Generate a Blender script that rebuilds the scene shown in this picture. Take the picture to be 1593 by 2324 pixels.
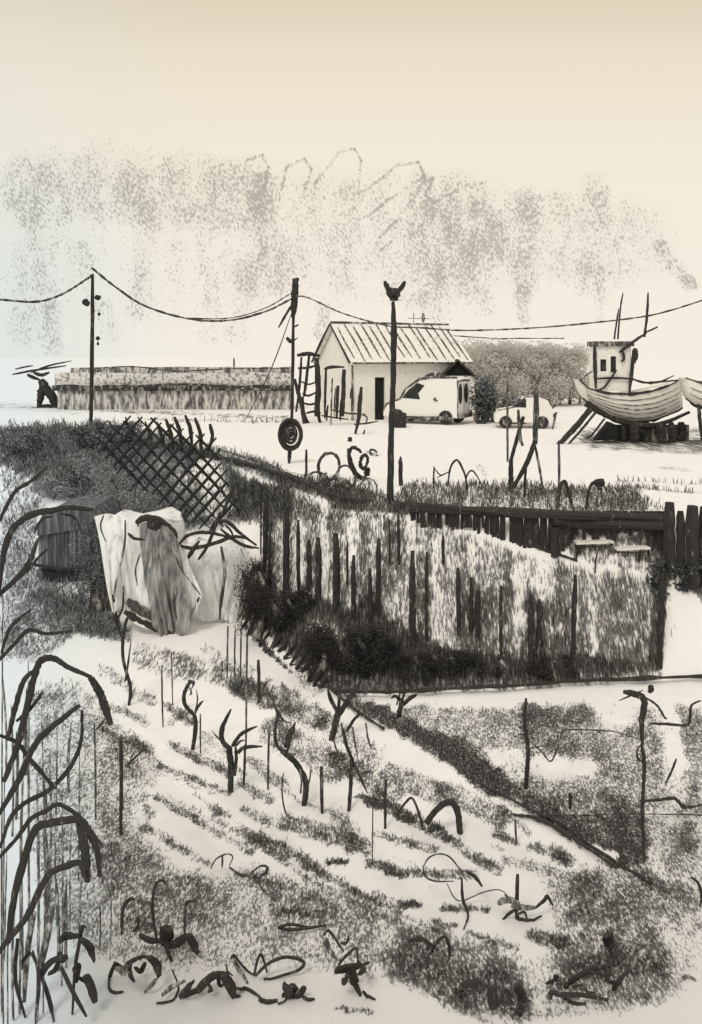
import bpy, math, random
import numpy as np
from mathutils import Vector
random.seed(7); rng = np.random.default_rng(7)
S = bpy.context.scene
for o in list(bpy.data.objects): bpy.data.objects.remove(o)
C = S.collection
# ------------------------------------------------------------------ camera
W0, H0 = 1593.0, 2324.0          # the picture's proportions
F, YH, CX, CAMZ = 1900.0, 810.0, 796.5, 3.4
cam = bpy.data.objects.new('camera', bpy.data.cameras.new('camera')); C.objects.link(cam)
cam.location = (0, 0, CAMZ); cam.rotation_euler = (math.radians(90), 0, 0)
cam.data.sensor_fit = 'VERTICAL'; cam.data.sensor_height = 24.0
cam.data.lens = 24.0 * F / H0; cam.data.shift_y = -(H0/2 - YH) / H0
cam.data.clip_start = 0.1; cam.data.clip_end = 5000
S.camera = cam
S.render.resolution_x, S.render.resolution_y = 702, 1024
S.view_settings.view_transform = 'Standard'; S.view_settings.look = 'None'
S.view_settings.gamma = 1; S.view_settings.exposure = 0
# ------------------------------------------------------------------ node helpers
class N:
    def __init__(s, tree): s.t = tree
    def lk(s, a, b):
        if isinstance(a, (int, float)): b.default_value = a
        elif isinstance(a, tuple): b.default_value = a
        else: s.t.links.new(a, b)
    def m(s, op, a, b=0.0, c=0.0, clamp=False):
        n = s.t.nodes.new('ShaderNodeMath'); n.operation = op; n.use_clamp = clamp
        s.lk(a, n.inputs[0]); s.lk(b, n.inputs[1]); s.lk(c, n.inputs[2]); return n.outputs[0]
    def ss(s, x, a, b, lo=0.0, hi=1.0):       # smoothstep
        n = s.t.nodes.new('ShaderNodeMapRange'); n.interpolation_type = 'SMOOTHSTEP'
        s.lk(x, n.inputs[0]); s.lk(a, n.inputs[1]); s.lk(b, n.inputs[2]); s.lk(lo, n.inputs[3]); s.lk(hi, n.inputs[4])
        return n.outputs[0]
    def mix(s, f, a, b):
        n = s.t.nodes.new('ShaderNodeMix'); n.data_type = 'RGBA'
        s.lk(f, n.inputs[0]); s.lk(a, n.inputs[6]); s.lk(b, n.inputs[7]); return n.outputs[2]
    def noise(s, vec, scale, detail=4, rough=0.6):
        n = s.t.nodes.new('ShaderNodeTexNoise'); s.lk(vec, n.inputs['Vector'])
        n.inputs['Scale'].default_value = scale; n.inputs['Detail'].default_value = detail
        n.inputs['Roughness'].default_value = rough; return n.outputs[0]
    def vmul(s, v, k):
        n = s.t.nodes.new('ShaderNodeVectorMath'); n.operation = 'MULTIPLY'
        s.lk(v, n.inputs[0]); n.inputs[1].default_value = k; return n.outputs[0]
    def xyz(s, v):
        n = s.t.nodes.new('ShaderNodeSeparateXYZ'); s.lk(v, n.inputs[0]); return n.outputs
    def comb(s, x, y, z):
        n = s.t.nodes.new('ShaderNodeCombineXYZ'); s.lk(x, n.inputs[0]); s.lk(y, n.inputs[1]); s.lk(z, n.inputs[2]); return n.outputs[0]
# ------------------------------------------------------------------ world: cream overcast with torn grey cloud
SUN_EL, SUN_ROT = math.radians(52), math.radians(215)
w = bpy.data.worlds.new('World'); S.world = w; w.use_nodes = True
nt = w.node_tree; nt.nodes.clear(); n = N(nt)
tc = nt.nodes.new('ShaderNodeTexCoord'); d = n.xyz(tc.outputs['Generated'])
yy = n.m('MAXIMUM', d[1], 0.05)
U = n.m('DIVIDE', d[0], yy); V = n.m('DIVIDE', d[2], yy)
def uv(px, row): return (px - CX) / F, (YH - row) / F
front = n.ss(d[1], 0.1, 0.3)
P = n.comb(U, V, 0.0)
wob = n.noise(P, 14, 3, .6)
cover = None
def add(mask, a):
    global cover
    k = n.m('MULTIPLY', mask, a)
    cover = k if cover is None else n.m('SUBTRACT', 1.0, n.m('MULTIPLY', n.m('SUBTRACT', 1.0, cover), n.m('SUBTRACT', 1.0, k)))
def seg(px0, r0, px1, r1, wd, a, soft=.5, wobk=.016):
    u0, v0 = uv(px0, r0); u1, v1 = uv(px1, r1); dx, dy = u1-u0, v1-v0; L2 = dx*dx+dy*dy+1e-9
    wu = n.m('MULTIPLY_ADD', n.m('SUBTRACT', wob, .5), wobk*2, U)
    a0 = n.m('SUBTRACT', wu, u0); b0 = n.m('SUBTRACT', V, v0)
    t = n.m('DIVIDE', n.m('MULTIPLY_ADD', a0, dx, n.m('MULTIPLY', b0, dy)), L2, clamp=True)
    ex = n.m('MULTIPLY_ADD', t, -dx, a0); ey = n.m('MULTIPLY_ADD', t, -dy, b0)
    dd = n.m('SQRT', n.m('MULTIPLY_ADD', ex, ex, n.m('MULTIPLY', ey, ey)))
    r = wd/2/F
    add(n.ss(dd, r*(1-soft), r*(1+soft), 1.0, 0.0), a)
for s_ in [(60,430,560,450,140,.20),(560,460,1100,520,190,.15),(1050,520,1450,540,170,.15),(60,620,500,640,230,.09),(560,620,1050,640,130,.12),(1100,620,1500,620,120,.08),(50,390,60,470,90,.42),(120,380,110,470,110,.42),(230,370,250,450,120,.4),(330,385,350,470,110,.4),(430,390,440,450,120,.40),(520,400,540,480,90,.34),
           (70,520,50,760,60,.30),(110,560,110,780,50,.24),(180,560,190,640,50,.24),(330,480,320,700,55,.27),(420,500,400,620,60,.24),(470,520,480,770,40,.22),
           (600,420,600,640,70,.34),(640,560,630,650,50,.30),(700,430,690,600,60,.28),(560,600,540,760,50,.22),(735,700,730,760,30,.4),
           (790,440,770,640,60,.27),(870,420,860,600,70,.24),(960,430,950,650,90,.34),(1050,430,1040,640,90,.32),(1000,600,990,720,60,.26),
           (1110,500,1100,690,60,.27),(1190,470,1180,640,80,.36),(1260,470,1280,600,80,.38),(1350,430,1340,640,70,.36),(1430,480,1400,620,60,.27),
           (1186,660,1188,720,36,.40),(1365,660,1360,720,28,.28),(1500,560,1560,640,36,.38),(1530,600,1570,650,26,.4),(1120,420,900,540,40,.22),
           (240,700,250,770,40,.28),(120,700,130,790,40,.24)]:
    seg(*(s_[:5]+(s_[5]*((.95 if s_[3] > 630 else .5) if s_[4] < 125 else 1.5),)))
# drawn wisps along the cloud's upper edge
def wisp(pts, wd=7, a=.5):
    for p, q in zip(pts, pts[1:]): seg(p[0], p[1], q[0], q[1], wd, a, .6, .003)
wisp([(548,410),(560,365),(595,352),(610,380),(600,430)]); wisp([(640,430),(650,380),(690,360),(705,385),(690,440)])
wisp([(715,415),(770,345),(805,338),(820,365),(812,440),(835,430),(900,375),(950,368),(965,400),(900,440),(835,490)])
wisp([(860,540),(900,500),(965,410),(985,405),(965,440),(985,460),(1060,420),(1100,415)]); wisp([(862,568),(900,540),(945,530)], 4)
Pr = n.comb(n.m('MULTIPLY_ADD', V, .45, U), n.m('MULTIPLY_ADD', U, -.2, n.m('MULTIPLY', V, .5)), 0.0)
gr = n.noise(Pr, 380, 3, .62); gr = n.m('MULTIPLY_ADD', n.m('SUBTRACT', n.noise(Pr, 95, 2, .5), .5), .25, gr)
big = n.noise(n.vmul(P, (1, .45, 1)), 40, 4, .65)
cov2 = n.m('MULTIPLY', cover, n.ss(big, .28, .66, .5, 1.2))
thr = n.m('MULTIPLY_ADD', cov2, -.40, .70)
gm_ = n.ss(gr, n.m('SUBTRACT', thr, .10), n.m('ADD', thr, .12))
dens = n.m('MULTIPLY', n.m('MULTIPLY_ADD', cov2, .12, n.m('MULTIPLY', gm_, .46)), n.m('MULTIPLY', front, n.ss(cover, .0, .12)))
ramp = nt.nodes.new('ShaderNodeValToRGB'); n.lk(V, ramp.inputs[0])
E = ramp.color_ramp.elements
E[0].position = 0.0; E[0].color = (.95,.89,.785,1); E[1].position = .44; E[1].color = (.76,.66,.50,1)
for p_, c_ in ((.12,(.955,.885,.765,1)),(.25,(.94,.855,.71,1)),(.36,(.88,.785,.62,1))):
    e = E.new(p_); e.color = c_
ramp.color_ramp.elements.new(.75).color = (.80,.765,.72,1)
ramp.color_ramp.elements.new(.98).color = (.82,.785,.74,1)
lf = n.ss(U, -.43, -.16, 1.0, 0.0); lf = n.m('MULTIPLY', lf, n.ss(V, .03, .3, 1.0, .35))
skyc = n.mix(n.m('MULTIPLY', lf, .9), ramp.outputs[0], (.77,.835,.80,1))
skyc = n.mix(dens, skyc, (.12,.105,.095,1))
nish = nt.nodes.new('ShaderNodeTexSky'); nish.sky_type = 'NISHITA'; nish.sun_disc = False
nish.sun_elevation = SUN_EL; nish.sun_rotation = SUN_ROT
bg1 = nt.nodes.new('ShaderNodeBackground'); n.lk(skyc, bg1.inputs[0]); bg1.inputs[1].default_value = .99
bg2 = nt.nodes.new('ShaderNodeBackground'); n.lk(nish.outputs[0], bg2.inputs[0]); bg2.inputs[1].default_value = .06
mx = nt.nodes.new('ShaderNodeMixShader'); mx.inputs[0].default_value = .05
out = nt.nodes.new('ShaderNodeOutputWorld'); nt.links.new(bg1.outputs[0], mx.inputs[1]); nt.links.new(bg2.outputs[0], mx.inputs[2]); nt.links.new(mx.outputs[0], out.inputs[0])
w.cycles.sampling_method = 'MANUAL'; w.cycles.sample_map_resolution = 256
sd = bpy.data.lights.new('sun', 'SUN'); sd.energy = 1.22; sd.angle = math.radians(14); sd.color = (1, .95, .88)
sun = bpy.data.objects.new('sun', sd); C.objects.link(sun)
sun.rotation_euler = (math.radians(90)-SUN_EL, 0, math.radians(-28))
# ------------------------------------------------------------------ materials
def mat(name, dark=(.035,.032,.03), light=(.8,.77,.70), cover=.8, dist=15, zs=.35, rough=.9, soft=.10, attr=None, both=1.0, keep=0.0):
    """chalky two tone surface: dark and pale specks, scaled to the thing's size"""
    m = bpy.data.materials.new(name); m.use_nodes = True; t = m.node_tree; k = N(t)
    b = t.nodes['Principled BSDF']; b.inputs['Roughness'].default_value = rough
    b.inputs['Specular IOR Level'].default_value = .15
    g = t.nodes.new('ShaderNodeNewGeometry')
    sc = .62/(.0031*dist)
    nz = k.noise(k.vmul(g.outputs['Position'], (1, 1, zs)), sc, 5, .68)
    th = .5 + (.5-cover)*.5
    c = k.ss(nz, th-soft, th+soft)
    if keep: c = k.m('MULTIPLY_ADD', c, 1-keep, keep)
    col = k.mix(c, light+(1,), dark+(1,))
    if attr:
        a = t.nodes.new('ShaderNodeAttribute'); a.attribute_name = attr
        col = k.mix(a.outputs['Fac'], col, light+(1,))
    t.links.new(col, b.inputs['Base Color']); return m
K = (.043,.039,.036)
def dk(name, dist, cover=.88, light=(.30,.28,.26), **kw): return mat(name, K, light, cover, dist, **kw)
M = {}
M['timber_far'] = dk('tarred_timber_far', 44, .85); M['timber_mid'] = dk('tarred_timber', 20, .85)
M['timber_near'] = dk('dark_bark', 12, .82); M['leaf_near'] = dk('dark_leaf', 8, .86)
M['grey_near'] = mat('grey_stalk', (.09,.085,.08), (.55,.53,.49), .62, 9, soft=.12)
M['stalk'] = mat('weathered_stake', (.06,.055,.052), (.42,.40,.37), .7, 13, soft=.12)
M['bankstake'] = mat('bank_stake_wood', (.038,.035,.033), (.30,.28,.26), .84, 16, soft=.12)
M['bankpale'] = mat('pale_plank', (.14,.13,.12), (.80,.76,.68), .30, 16, soft=.10, zs=.15)
M['white'] = mat('limewashed_wall', (.45,.43,.40), (.86,.82,.74), .12, 44, soft=.10)
M['roof'] = mat('pale_roof_sheet', (.22,.21,.20), (.84,.80,.72), .22, 44, zs=.6)
M['rib'] = mat('roof_rib', (.07,.065,.06), (.6,.57,.52), .66, 44)
M['black'] = mat('black_opening', (.02,.019,.018), (.08,.075,.07), .8, 44)
M['van'] = mat('white_car_paint', (.5,.48,.45), (.87,.84,.77), .06, 42, rough=.45)
M['hull'] = mat('white_hull_paint', (.25,.24,.22), (.86,.82,.74), .18, 33, zs=2.5, rough=.6)
M['pierwall'] = mat('grey_board_wall', (.10,.095,.09), (.66,.63,.58), .50, 50, zs=.25)
M['pierdark'] = mat('dark_eave_board', (.05,.047,.045), (.4,.38,.35), .66, 50)
M['pierpale'] = mat('pale_roof_felt', (.22,.21,.2), (.82,.79,.72), .42, 50, zs=1)
M['cloth'] = mat('white_canvas', (.33,.32,.31), (.84,.83,.79), .22, 20, zs=.09, soft=.2)  # dark streaks down the canvas paint in its fold shading
M['clothgrey'] = mat('grey_hanging_canvas', (.10,.098,.095), (.50,.48,.46), .58, 20, zs=.10, soft=.25)  # grey cloth, fold shading painted in as darker streaks
M['clothdark'] = mat('grey_canvas', (.05,.05,.05), (.40,.39,.37), .66, 20, zs=.15, soft=.2)
M['shed'] = mat('grey_shed_board', (.07,.073,.076), (.27,.285,.29), .62, 24, zs=.08, soft=.16)
M['sheddark'] = mat('shed_frame', (.035,.037,.038), (.2,.2,.2), .8, 24)
M['smoke'] = mat('soft_grey_leaf', (.16,.15,.14), (.44,.41,.37), .5, 60, zs=1)
M['lattice'] = mat('lattice_slat', (.032,.032,.033), (.2,.2,.2), .88, 25)
M['wire'] = mat('sagging_cable', (.06,.056,.052), (.5,.47,.43), .68, 40, soft=.08)
M['glass'] = mat('dark_window_pane', (.03,.03,.03), (.14,.13,.12), .75, 40, rough=.4)
M['rubber'] = mat('tyre_rubber', (.04,.038,.036), (.25,.24,.22), .72, 40)
# blades: tone per blade
def blade_mat(name, dark, light):
    m = bpy.data.materials.new(name); m.use_nodes = True; t = m.node_tree; k = N(t)
    b = t.nodes['Principled BSDF']; b.inputs['Roughness'].default_value = .9; b.inputs['Specular IOR Level'].default_value = .1
    a = t.nodes.new('ShaderNodeAttribute'); a.attribute_name = 'tone'
    t.links.new(k.mix(a.outputs['Fac'], dark+(1,), light+(1,)), b.inputs['Base Color']); return m
M['grass'] = blade_mat('dry_grass', (.035,.032,.030), (.33,.31,.28))
M['hedge'] = blade_mat('hedge_leaf', (.035,.035,.035), (.36,.37,.37))
M['bramble'] = blade_mat('bramble_leaf', (.034,.031,.029), (.13,.12,.11))
M['farleaf'] = blade_mat('far_leaf', (.60,.575,.53), (.70,.675,.62))
def translucent(m_):
    t = m_.node_tree; b = t.nodes['Principled BSDF']; src = b.inputs['Base Color'].links[0].from_socket
    tr = t.nodes.new('ShaderNodeBsdfTranslucent'); t.links.new(src, tr.inputs[0]); ad = t.nodes.new('ShaderNodeMixShader'); ad.inputs[0].default_value = .45
    t.links.new(b.outputs[0], ad.inputs[1]); t.links.new(tr.outputs[0], ad.inputs[2]); t.links.new(ad.outputs[0], t.nodes['Material Output'].inputs[0])
translucent(M['farleaf'])
# ------------------------------------------------------------------ terrain
GZ = -2.9
BX = np.array([-60,-17,-8.5,-6.5,-5,-2.64,-1.5,-.46,.5,2,7,12,60.]); BY = np.array([44,30,25,23.5,22,19.8,17.6,15.95,15.8,15.8,16.3,17,22.])
TX = np.array([-60,-17,-11,-5.1,-2.5,-.39,.93,2.95,7.4,12,60.]); TY = np.array([70,40,36,31,25.5,20.6,19.1,18.5,17.8,18.2,24.])
def smooth(t): t = np.clip(t, 0, 1); return t*t*(3-2*t)
def gz(x, y):
    x = np.asarray(x, float); y = np.asarray(y, float)
    b = np.interp(x, BX, BY); t = np.interp(x, TX, TY); s = np.clip((y-b)/(t-b), 0, 1)
    base = GZ*(1-(.25*smooth(s)+.75*s))
    low = 1 - smooth(s*2)
    bumps = .035*np.sin(x*1.9+y*.7)*np.sin(y*1.3-x*.4) + .02*np.sin(x*5.1+3*np.sin(y*.9))
    # soil ridges across the plot, running away from the camera to the left
    q = (x*.86 + y*.50); fur = .045*np.sin(q*7.5)*np.clip((13.8-y)/2, 0, 1)*np.clip((4.2-x)/1.5, 0, 1)*np.clip((y-8)/1.5, 0, 1)
    return base + (bumps*.55+fur*.6)*low
def proj(x, y, z): return CX + F*x/y, YH + F*(CAMZ-z)/y
def hit(px, row):
    """first point of the terrain seen along a line of sight"""
    px = np.atleast_1d(np.asarray(px, float)); row = np.atleast_1d(np.asarray(row, float))
    a = (px-CX)/F; b = (row-YH)/F
    lo = np.full(px.shape, 5.0); found = np.zeros(px.shape, bool); hi = np.full(px.shape, 400.0)
    D = np.concatenate([np.arange(5, 60, .1), np.arange(60, 400, 1.)])
    prev = D[0]
    for dd in D[1:]:
        z = CAMZ - b*dd; g = gz(a*dd, np.full(px.shape, dd))
        h = (~found) & (z <= g); hi[h] = dd; lo[h] = prev; found |= h; prev = dd
    for _ in range(14):
        mid = (lo+hi)/2; z = CAMZ-b*mid; h = z <= gz(a*mid, mid); hi = np.where(h, mid, hi); lo = np.where(h, lo, mid)
    return a*hi, hi, gz(a*hi, hi)
def g1(px, row): x, y, z = hit(px, row); return Vector((float(x[0]), float(y[0]), float(z[0])))
def at(px, row, D): return Vector(((px-CX)*D/F, D, CAMZ-(row-YH)*D/F))
def pxm(D): return D/F
# ------------------------------------------------------------------ cover map: where grass, dark soil and other dark patches lie
q = 3; RW, RH = int(W0//q)+1, int(H0//q)+1
gx, gy = np.meshgrid(np.arange(RW)*q, np.arange(RH)*q)
def wobble(seed, sc, amp):
    r = np.random.default_rng(seed); a = r.random((int(H0/sc)+3, int(W0/sc)+3))
    fy, fx = gy/sc, gx/sc; iy, ix = fy.astype(int), fx.astype(int); ty, tx = smooth(fy-iy), smooth(fx-ix)
    v = a[iy,ix]*(1-ty)*(1-tx)+a[iy+1,ix]*ty*(1-tx)+a[iy,ix+1]*(1-ty)*tx+a[iy+1,ix+1]*ty*tx
    return (v-.5)*2*amp
WX = wobble(1, 14, 7)+wobble(2, 40, 6); WYY = wobble(3, 12, 5)+wobble(4, 34, 5); BRK = wobble(5, 26, .5)+wobble(6, 9, .35)
COV = np.zeros((RH, RW))
def blend(mask, a):
    global COV
    COV = 1-(1-COV)*(1-np.clip(mask*a, 0, .99))
def strokes(lst, soft=.35, k=1.0):
    for (x0, y0, x1, y1, wd, a) in lst:
        X = gx+WX*k; Y = gy+WYY*k; dx, dy = x1-x0, y1-y0
        t = np.clip(((X-x0)*dx+(Y-y0)*dy)/(dx*dx+dy*dy+1e-6), 0, 1)
        dd = np.hypot(X-x0-t*dx, Y-y0-t*dy); r = wd/2
        blend(smooth((r*(1+soft)-dd)/(2*soft*r))*np.clip(1+BRK*.8, .15, 1.4), a)
def poly(pts, a, soft=14, br=.6):
    X = gx+WX; Y = gy+WYY; ins = np.zeros(X.shape, bool); dist = np.full(X.shape, 1e9)
    for (x0, y0), (x1, y1) in zip(pts, pts[1:]+pts[:1]):
        if y0 != y1:
            c = ((y0 > Y) != (y1 > Y)) & (X < (x1-x0)*(Y-y0)/(y1-y0)+x0); ins ^= c
        dx, dy = x1-x0, y1-y0; t = np.clip(((X-x0)*dx+(Y-y0)*dy)/(dx*dx+dy*dy+1e-6), 0, 1)
        dist = np.minimum(dist, np.hypot(X-x0-t*dx, Y-y0-t*dy))
    sd_ = np.where(ins, dist, -dist)
    blend(smooth((sd_+soft)/(2*soft))*np.clip(1+BRK*br, .1, 1.4), a)
def clear(x0, y0, x1, y1, wd, a=.85):
    global COV
    X = gx+WX; Y = gy+WYY; dx, dy = x1-x0, y1-y0; t = np.clip(((X-x0)*dx+(Y-y0)*dy)/(dx*dx+dy*dy+1e-6), 0, 1)
    dd = np.hypot(X-x0-t*dx, Y-y0-t*dy); COV = COV*(1-a*smooth((wd/2*1.4-dd)/(wd*.4)))
# upper quay, darker under the boat
strokes([(0,915,230,930,9,.5),(230,930,660,946,9,.45),(330,950,660,957,6,.35),(0,925,200,938,5,.25),(470,905,650,925,14,.25),
         (500,1030,640,1085,30,.62),(640,1085,780,1132,30,.62),(560,1035,700,1085,7,.6),(700,1100,900,1135,20,.4),(760,1140,930,1155,30,.85),(890,1150,1040,1160,22,.7)], k=.3)
poly([(920,1095),(1100,1096),(1440,1106),(1470,1150),(1400,1170),(960,1152),(900,1130)], .52, 8)
strokes([(1440,1106,1593,1118,6,.45),(1400,1090,1593,1098,5,.3),(1330,985,1593,990,40,.62),(1340,1005,1593,1015,30,.5),(1350,1030,1450,1035,8,.12),(1500,1060,1560,1066,8,.35),
         (1090,1060,1100,1075,16,.3),(690,1085,860,1128,26,.35),(740,1080,840,1110,40,.2),(830,1025,860,1030,8,.4),(1220,1170,1500,1178,20,.4),(1390,1120,1480,1160,40,.25)], k=.3)
# left hillside
poly([(0,972),(120,962),(260,960),(480,1020),(560,1090),(640,1130),(560,1180),(420,1200),(230,1170),(90,1090),(0,1055)], .8, 10)
strokes([(0,995,250,990,50,.7),(120,1010,320,1040,60,.6),(100,1100,240,1110,60,.55),(240,1090,380,1120,70,.5)], k=1)
poly([(0,1060),(90,1080),(90,1160),(0,1170)], .35); poly([(0,1170),(80,1150),(90,1330),(250,1400),(290,1440),(200,1440),(120,1400),(0,1480)], .45, 16)
poly([(80,1290),(225,1310),(270,1400),(300,1450),(120,1440)], .5, 14)
poly([(60,1340),(220,1350),(290,1450),(170,1440),(90,1500),(0,1500)], .4, 14)
clear(470,1070,500,1150,70,.8); clear(400,1090,440,1150,60,.5)
# bank
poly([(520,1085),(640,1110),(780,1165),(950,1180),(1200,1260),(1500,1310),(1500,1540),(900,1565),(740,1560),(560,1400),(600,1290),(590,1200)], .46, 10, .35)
for x_, t_, b_, w_, a_ in [(610,1110,1300,22,.5),(640,1110,1160,40,.5),(652,1150,1340,14,.5),(700,1190,1350,30,.35),(760,1180,1400,36,.25),(820,1200,1400,30,.4),(880,1190,1330,30,.35),
        (960,1280,1470,36,.4),(1060,1240,1480,40,.35),(1100,1330,1490,50,.4),(1150,1250,1490,22,.3),(1210,1370,1510,60,.62),(1270,1300,1490,50,.5),(1370,1330,1520,70,.25),
        (1430,1380,1500,80,.2),(1440,1300,1480,60,.1),(720,1420,1520,120,.4),(905,1190,1280,40,.2),(1320,1280,1500,20,.2)]:
    strokes([(x_, t_, x_, b_, w_, a_)], soft=.4, k=.3)
for x_, t_, b_, w_ in [(680,1180,1330,16),(735,1150,1350,20),(800,1180,1270,22),(930,1180,1260,18),(985,1220,1450,18),(1075,1240,1300,22),(1178,1290,1420,22),(1235,1260,1340,50),(1345,1310,1480,14)]:
    clear(x_, t_, x_, b_, w_, .5)
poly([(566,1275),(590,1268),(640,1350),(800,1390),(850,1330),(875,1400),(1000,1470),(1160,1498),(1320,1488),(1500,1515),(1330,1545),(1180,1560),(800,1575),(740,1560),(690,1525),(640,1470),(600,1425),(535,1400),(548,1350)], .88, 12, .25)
poly([(870,1480),(1180,1500),(1200,1560),(760,1570),(700,1520)], .5, 14, .3)
poly([(1270,1185),(1500,1180),(1510,1290),(1480,1285),(1300,1262)], .75, 6, .3); clear(1320,1228,1380,1230,22,.95); clear(1410,1246,1470,1250,16,.9); clear(1330,1255,1440,1272,12,.7); clear(1300,1205,1330,1210,14,.9); clear(1300,1278,1480,1298,24,.85); clear(1400,1212,1440,1212,14,.8)
strokes([(1500,1300,1485,1500,32,.88),(1510,1290,1593,1330,50,.7),(1330,1270,1500,1300,8,.5),(1530,1420,1540,1520,20,.2)], k=.4)
clear(720,1430,760,1440,50,.4); clear(1560,1380,1550,1540,60,.8)
for i in range(8):
    strokes([(600-i*7+i*i*0+i*0, 1400+i*3, 560+i*14, 1440+i*12, 9, .9)], k=.2)
# right plot below the rail
poly([(905,1600),(1050,1605),(1330,1600),(1345,1640),(1240,1655),(1200,1700),(1000,1712),(920,1650)], .48, 10)
poly([(1200,1620),(1340,1600),(1380,1680),(1480,1600),(1500,1680),(1520,1830),(1380,1850),(1340,1780),(1200,1720)], .42, 12)
poly([(1500,1600),(1593,1600),(1593,1850),(1530,1850),(1560,1780)], .45, 10)
poly([(1120,1760),(1330,1780),(1460,1830),(1460,1960),(1400,1965),(1250,1860)], .55, 14)
poly([(1240,1858),(1480,1858),(1470,1960),(1395,1965)], .5, 10); poly([(1490,1870),(1593,1860),(1593,1990),(1500,1980)], .35, 16)
poly([(1060,1605),(1593,1602),(1593,1985),(1470,1975),(1400,1960),(1250,1855),(1130,1760),(1180,1700)], .28, 14, .4)
strokes([(1190,1600,1195,1760,18,.4),(800,1590,1000,1690,36,.7),(900,1640,1060,1740,44,.8),(1030,1700,1110,1765,70,.85),(1100,1770,1240,1850,46,.75),(1240,1850,1400,1955,34,.85),(1400,1955,1500,2020,22,.55),(1000,1690,1040,1720,36,.8),
         (1410,1860,1410,1950,40,.7),(1460,1850,1450,1950,24,.5),(1560,1870,1560,1920,30,.5),(1200,1620,1280,1700,60,.3),(740,1560,900,1640,12,.7),(820,1620,870,1610,20,.5)])
clear(1220,1735,1330,1742,40,.85); clear(1510,1600,1545,1740,34,.9); clear(1340,1925,1385,1945,24,.9); clear(1150,1590,1330,1590,10,.8); clear(1370,1610,1420,1625,40,.6)
# garden rows
strokes([(384,1599,432,1634,26,.62),(300,1575,345,1590,26,.55),(390,1689,519,1756,22,.65),(454,1663,512,1708,24,.5),(361,1737,519,1801,14,.6),(544,1778,608,1817,22,.7),
 (570,1727,644,1785,26,.5),(557,1840,605,1862,24,.65),(477,1830,512,1852,20,.55),(352,1807,570,1933,18,.6),(480,1850,620,1930,8,.35),(544,1881,602,1913,22,.55),(592,1900,640,1936,40,.72),
 (320,1811,339,1849,22,.45),(326,1875,467,1955,20,.55),(330,1800,450,1870,6,.4),(644,1865,830,1920,42,.6),(769,1865,801,1913,56,.5),(737,1958,782,1955,14,.85),(682,1945,721,1978,24,.5),
 (640,1930,860,2060,14,.4),(620,1935,900,2070,22,.3),
 (809,1806,908,1835,12,.7),(840,1815,920,1850,26,.75),(908,1845,1008,1896,32,.8),(1008,1896,1040,1912,18,.7),(1030,1915,1126,1973,24,.6),(847,1890,988,1928,18,.6),(834,1957,953,1983,22,.6),
 (880,1978,915,1983,22,.9),(966,1982,1075,1985,24,.6),(905,2052,953,2052,16,.85),(1004,2060,1107,2063,15,.75),(979,2089,1030,2102,12,.55),(1062,2115,1175,2153,12,.6),(850,2030,905,2060,22,.4),
 (1126,1893,1168,1912,18,.6),(1200,1919,1277,1944,24,.6),(1260,1930,1290,1950,36,.7),(1146,1951,1277,1983,26,.42),(1204,2121,1277,2137,32,.7),(984,2012,984,2014,16,.5),(1120,1918,1135,1924,10,.4),
 (889,1758,1008,1806,52,.62),(1014,1797,1136,1855,50,.5),(767,1726,889,1797,54,.6),(416,1502,544,1550,50,.5),(544,1560,608,1583,52,.7),(608,1566,720,1630,60,.58),(624,1663,762,1743,70,.5),
 (330,1490,430,1520,60,.45),(740,1640,850,1720,50,.4),(1136,1830,1126,1890,26,.4),(470,1480,560,1520,30,.35),(640,1620,660,1700,40,.45),(380,1640,440,1600,20,.3),(230,1520,300,1560,30,.35),
 (200,1640,330,1700,40,.35),(260,1690,340,1760,50,.3)], k=.6)
strokes([(385,1808,520,1880,6,.5),(520,1880,690,1990,8,.5),(430,1800,600,1900,5,.4),(600,1900,860,2050,9,.5),(330,1740,480,1800,6,.35),(690,1990,900,2090,14,.45),(560,1985,760,2060,14,.4),(250,1600,330,1640,20,.45),(230,1655,330,1700,14,.5),
 (300,1680,360,1735,22,.45),(860,2050,1010,2120,8,.4),(640,1800,760,1850,10,.35),(460,1700,560,1760,10,.4),(600,1770,700,1830,8,.35),(890,1940,1000,1985,9,.35),(1130,1830,1200,1890,12,.45),(1140,1800,1230,1855,8,.5)], k=.5)
poly([(60,1560),(180,1540),(260,1640),(330,1760),(300,1880),(360,1960),(480,1990),(560,1970),(700,2010),(900,2080),(1000,2110),(860,2150),(840,2230),(620,2180),(400,2200),(220,2170),(100,2100),(70,1900)], .46, 26)
poly([(230,1850),(330,1880),(390,1960),(520,2020),(500,2100),(300,2120),(220,2000)], .35, 20); poly([(560,1960),(800,2040),(900,2080),(780,2110),(620,2080)], .3, 16)
poly([(1240,2000),(1330,1960),(1480,1990),(1593,2000),(1593,2080),(1480,2100),(1520,2160),(1540,2260),(1400,2290),(1230,2250),(1260,2130)], .45, 26)
poly([(850,2170),(930,2150),(1180,2200),(1210,2280),(1080,2310),(960,2250),(880,2220)], .45, 16, .4)
strokes([(1000,2262,1130,2316,30,.3),(1130,2290,1250,2310,26,.25),(1200,2300,1330,2290,20,.25)])
poly([(840,2160),(930,2110),(1010,2130),(1120,2130),(1180,2180),(1210,2260),(1080,2290),(1010,2260),(900,2220)], .62, 20)
poly([(1290,1980),(1380,1975),(1400,2080),(1290,2100)], .35, 16); poly([(1430,2140),(1510,2150),(1500,2210),(1420,2220)], .45, 18)
poly([(1290,1990),(1593,1985),(1593,2180),(1520,2260),(1400,2300),(1200,2290),(1200,2180),(1290,2120)], .3, 24, .8)
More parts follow.
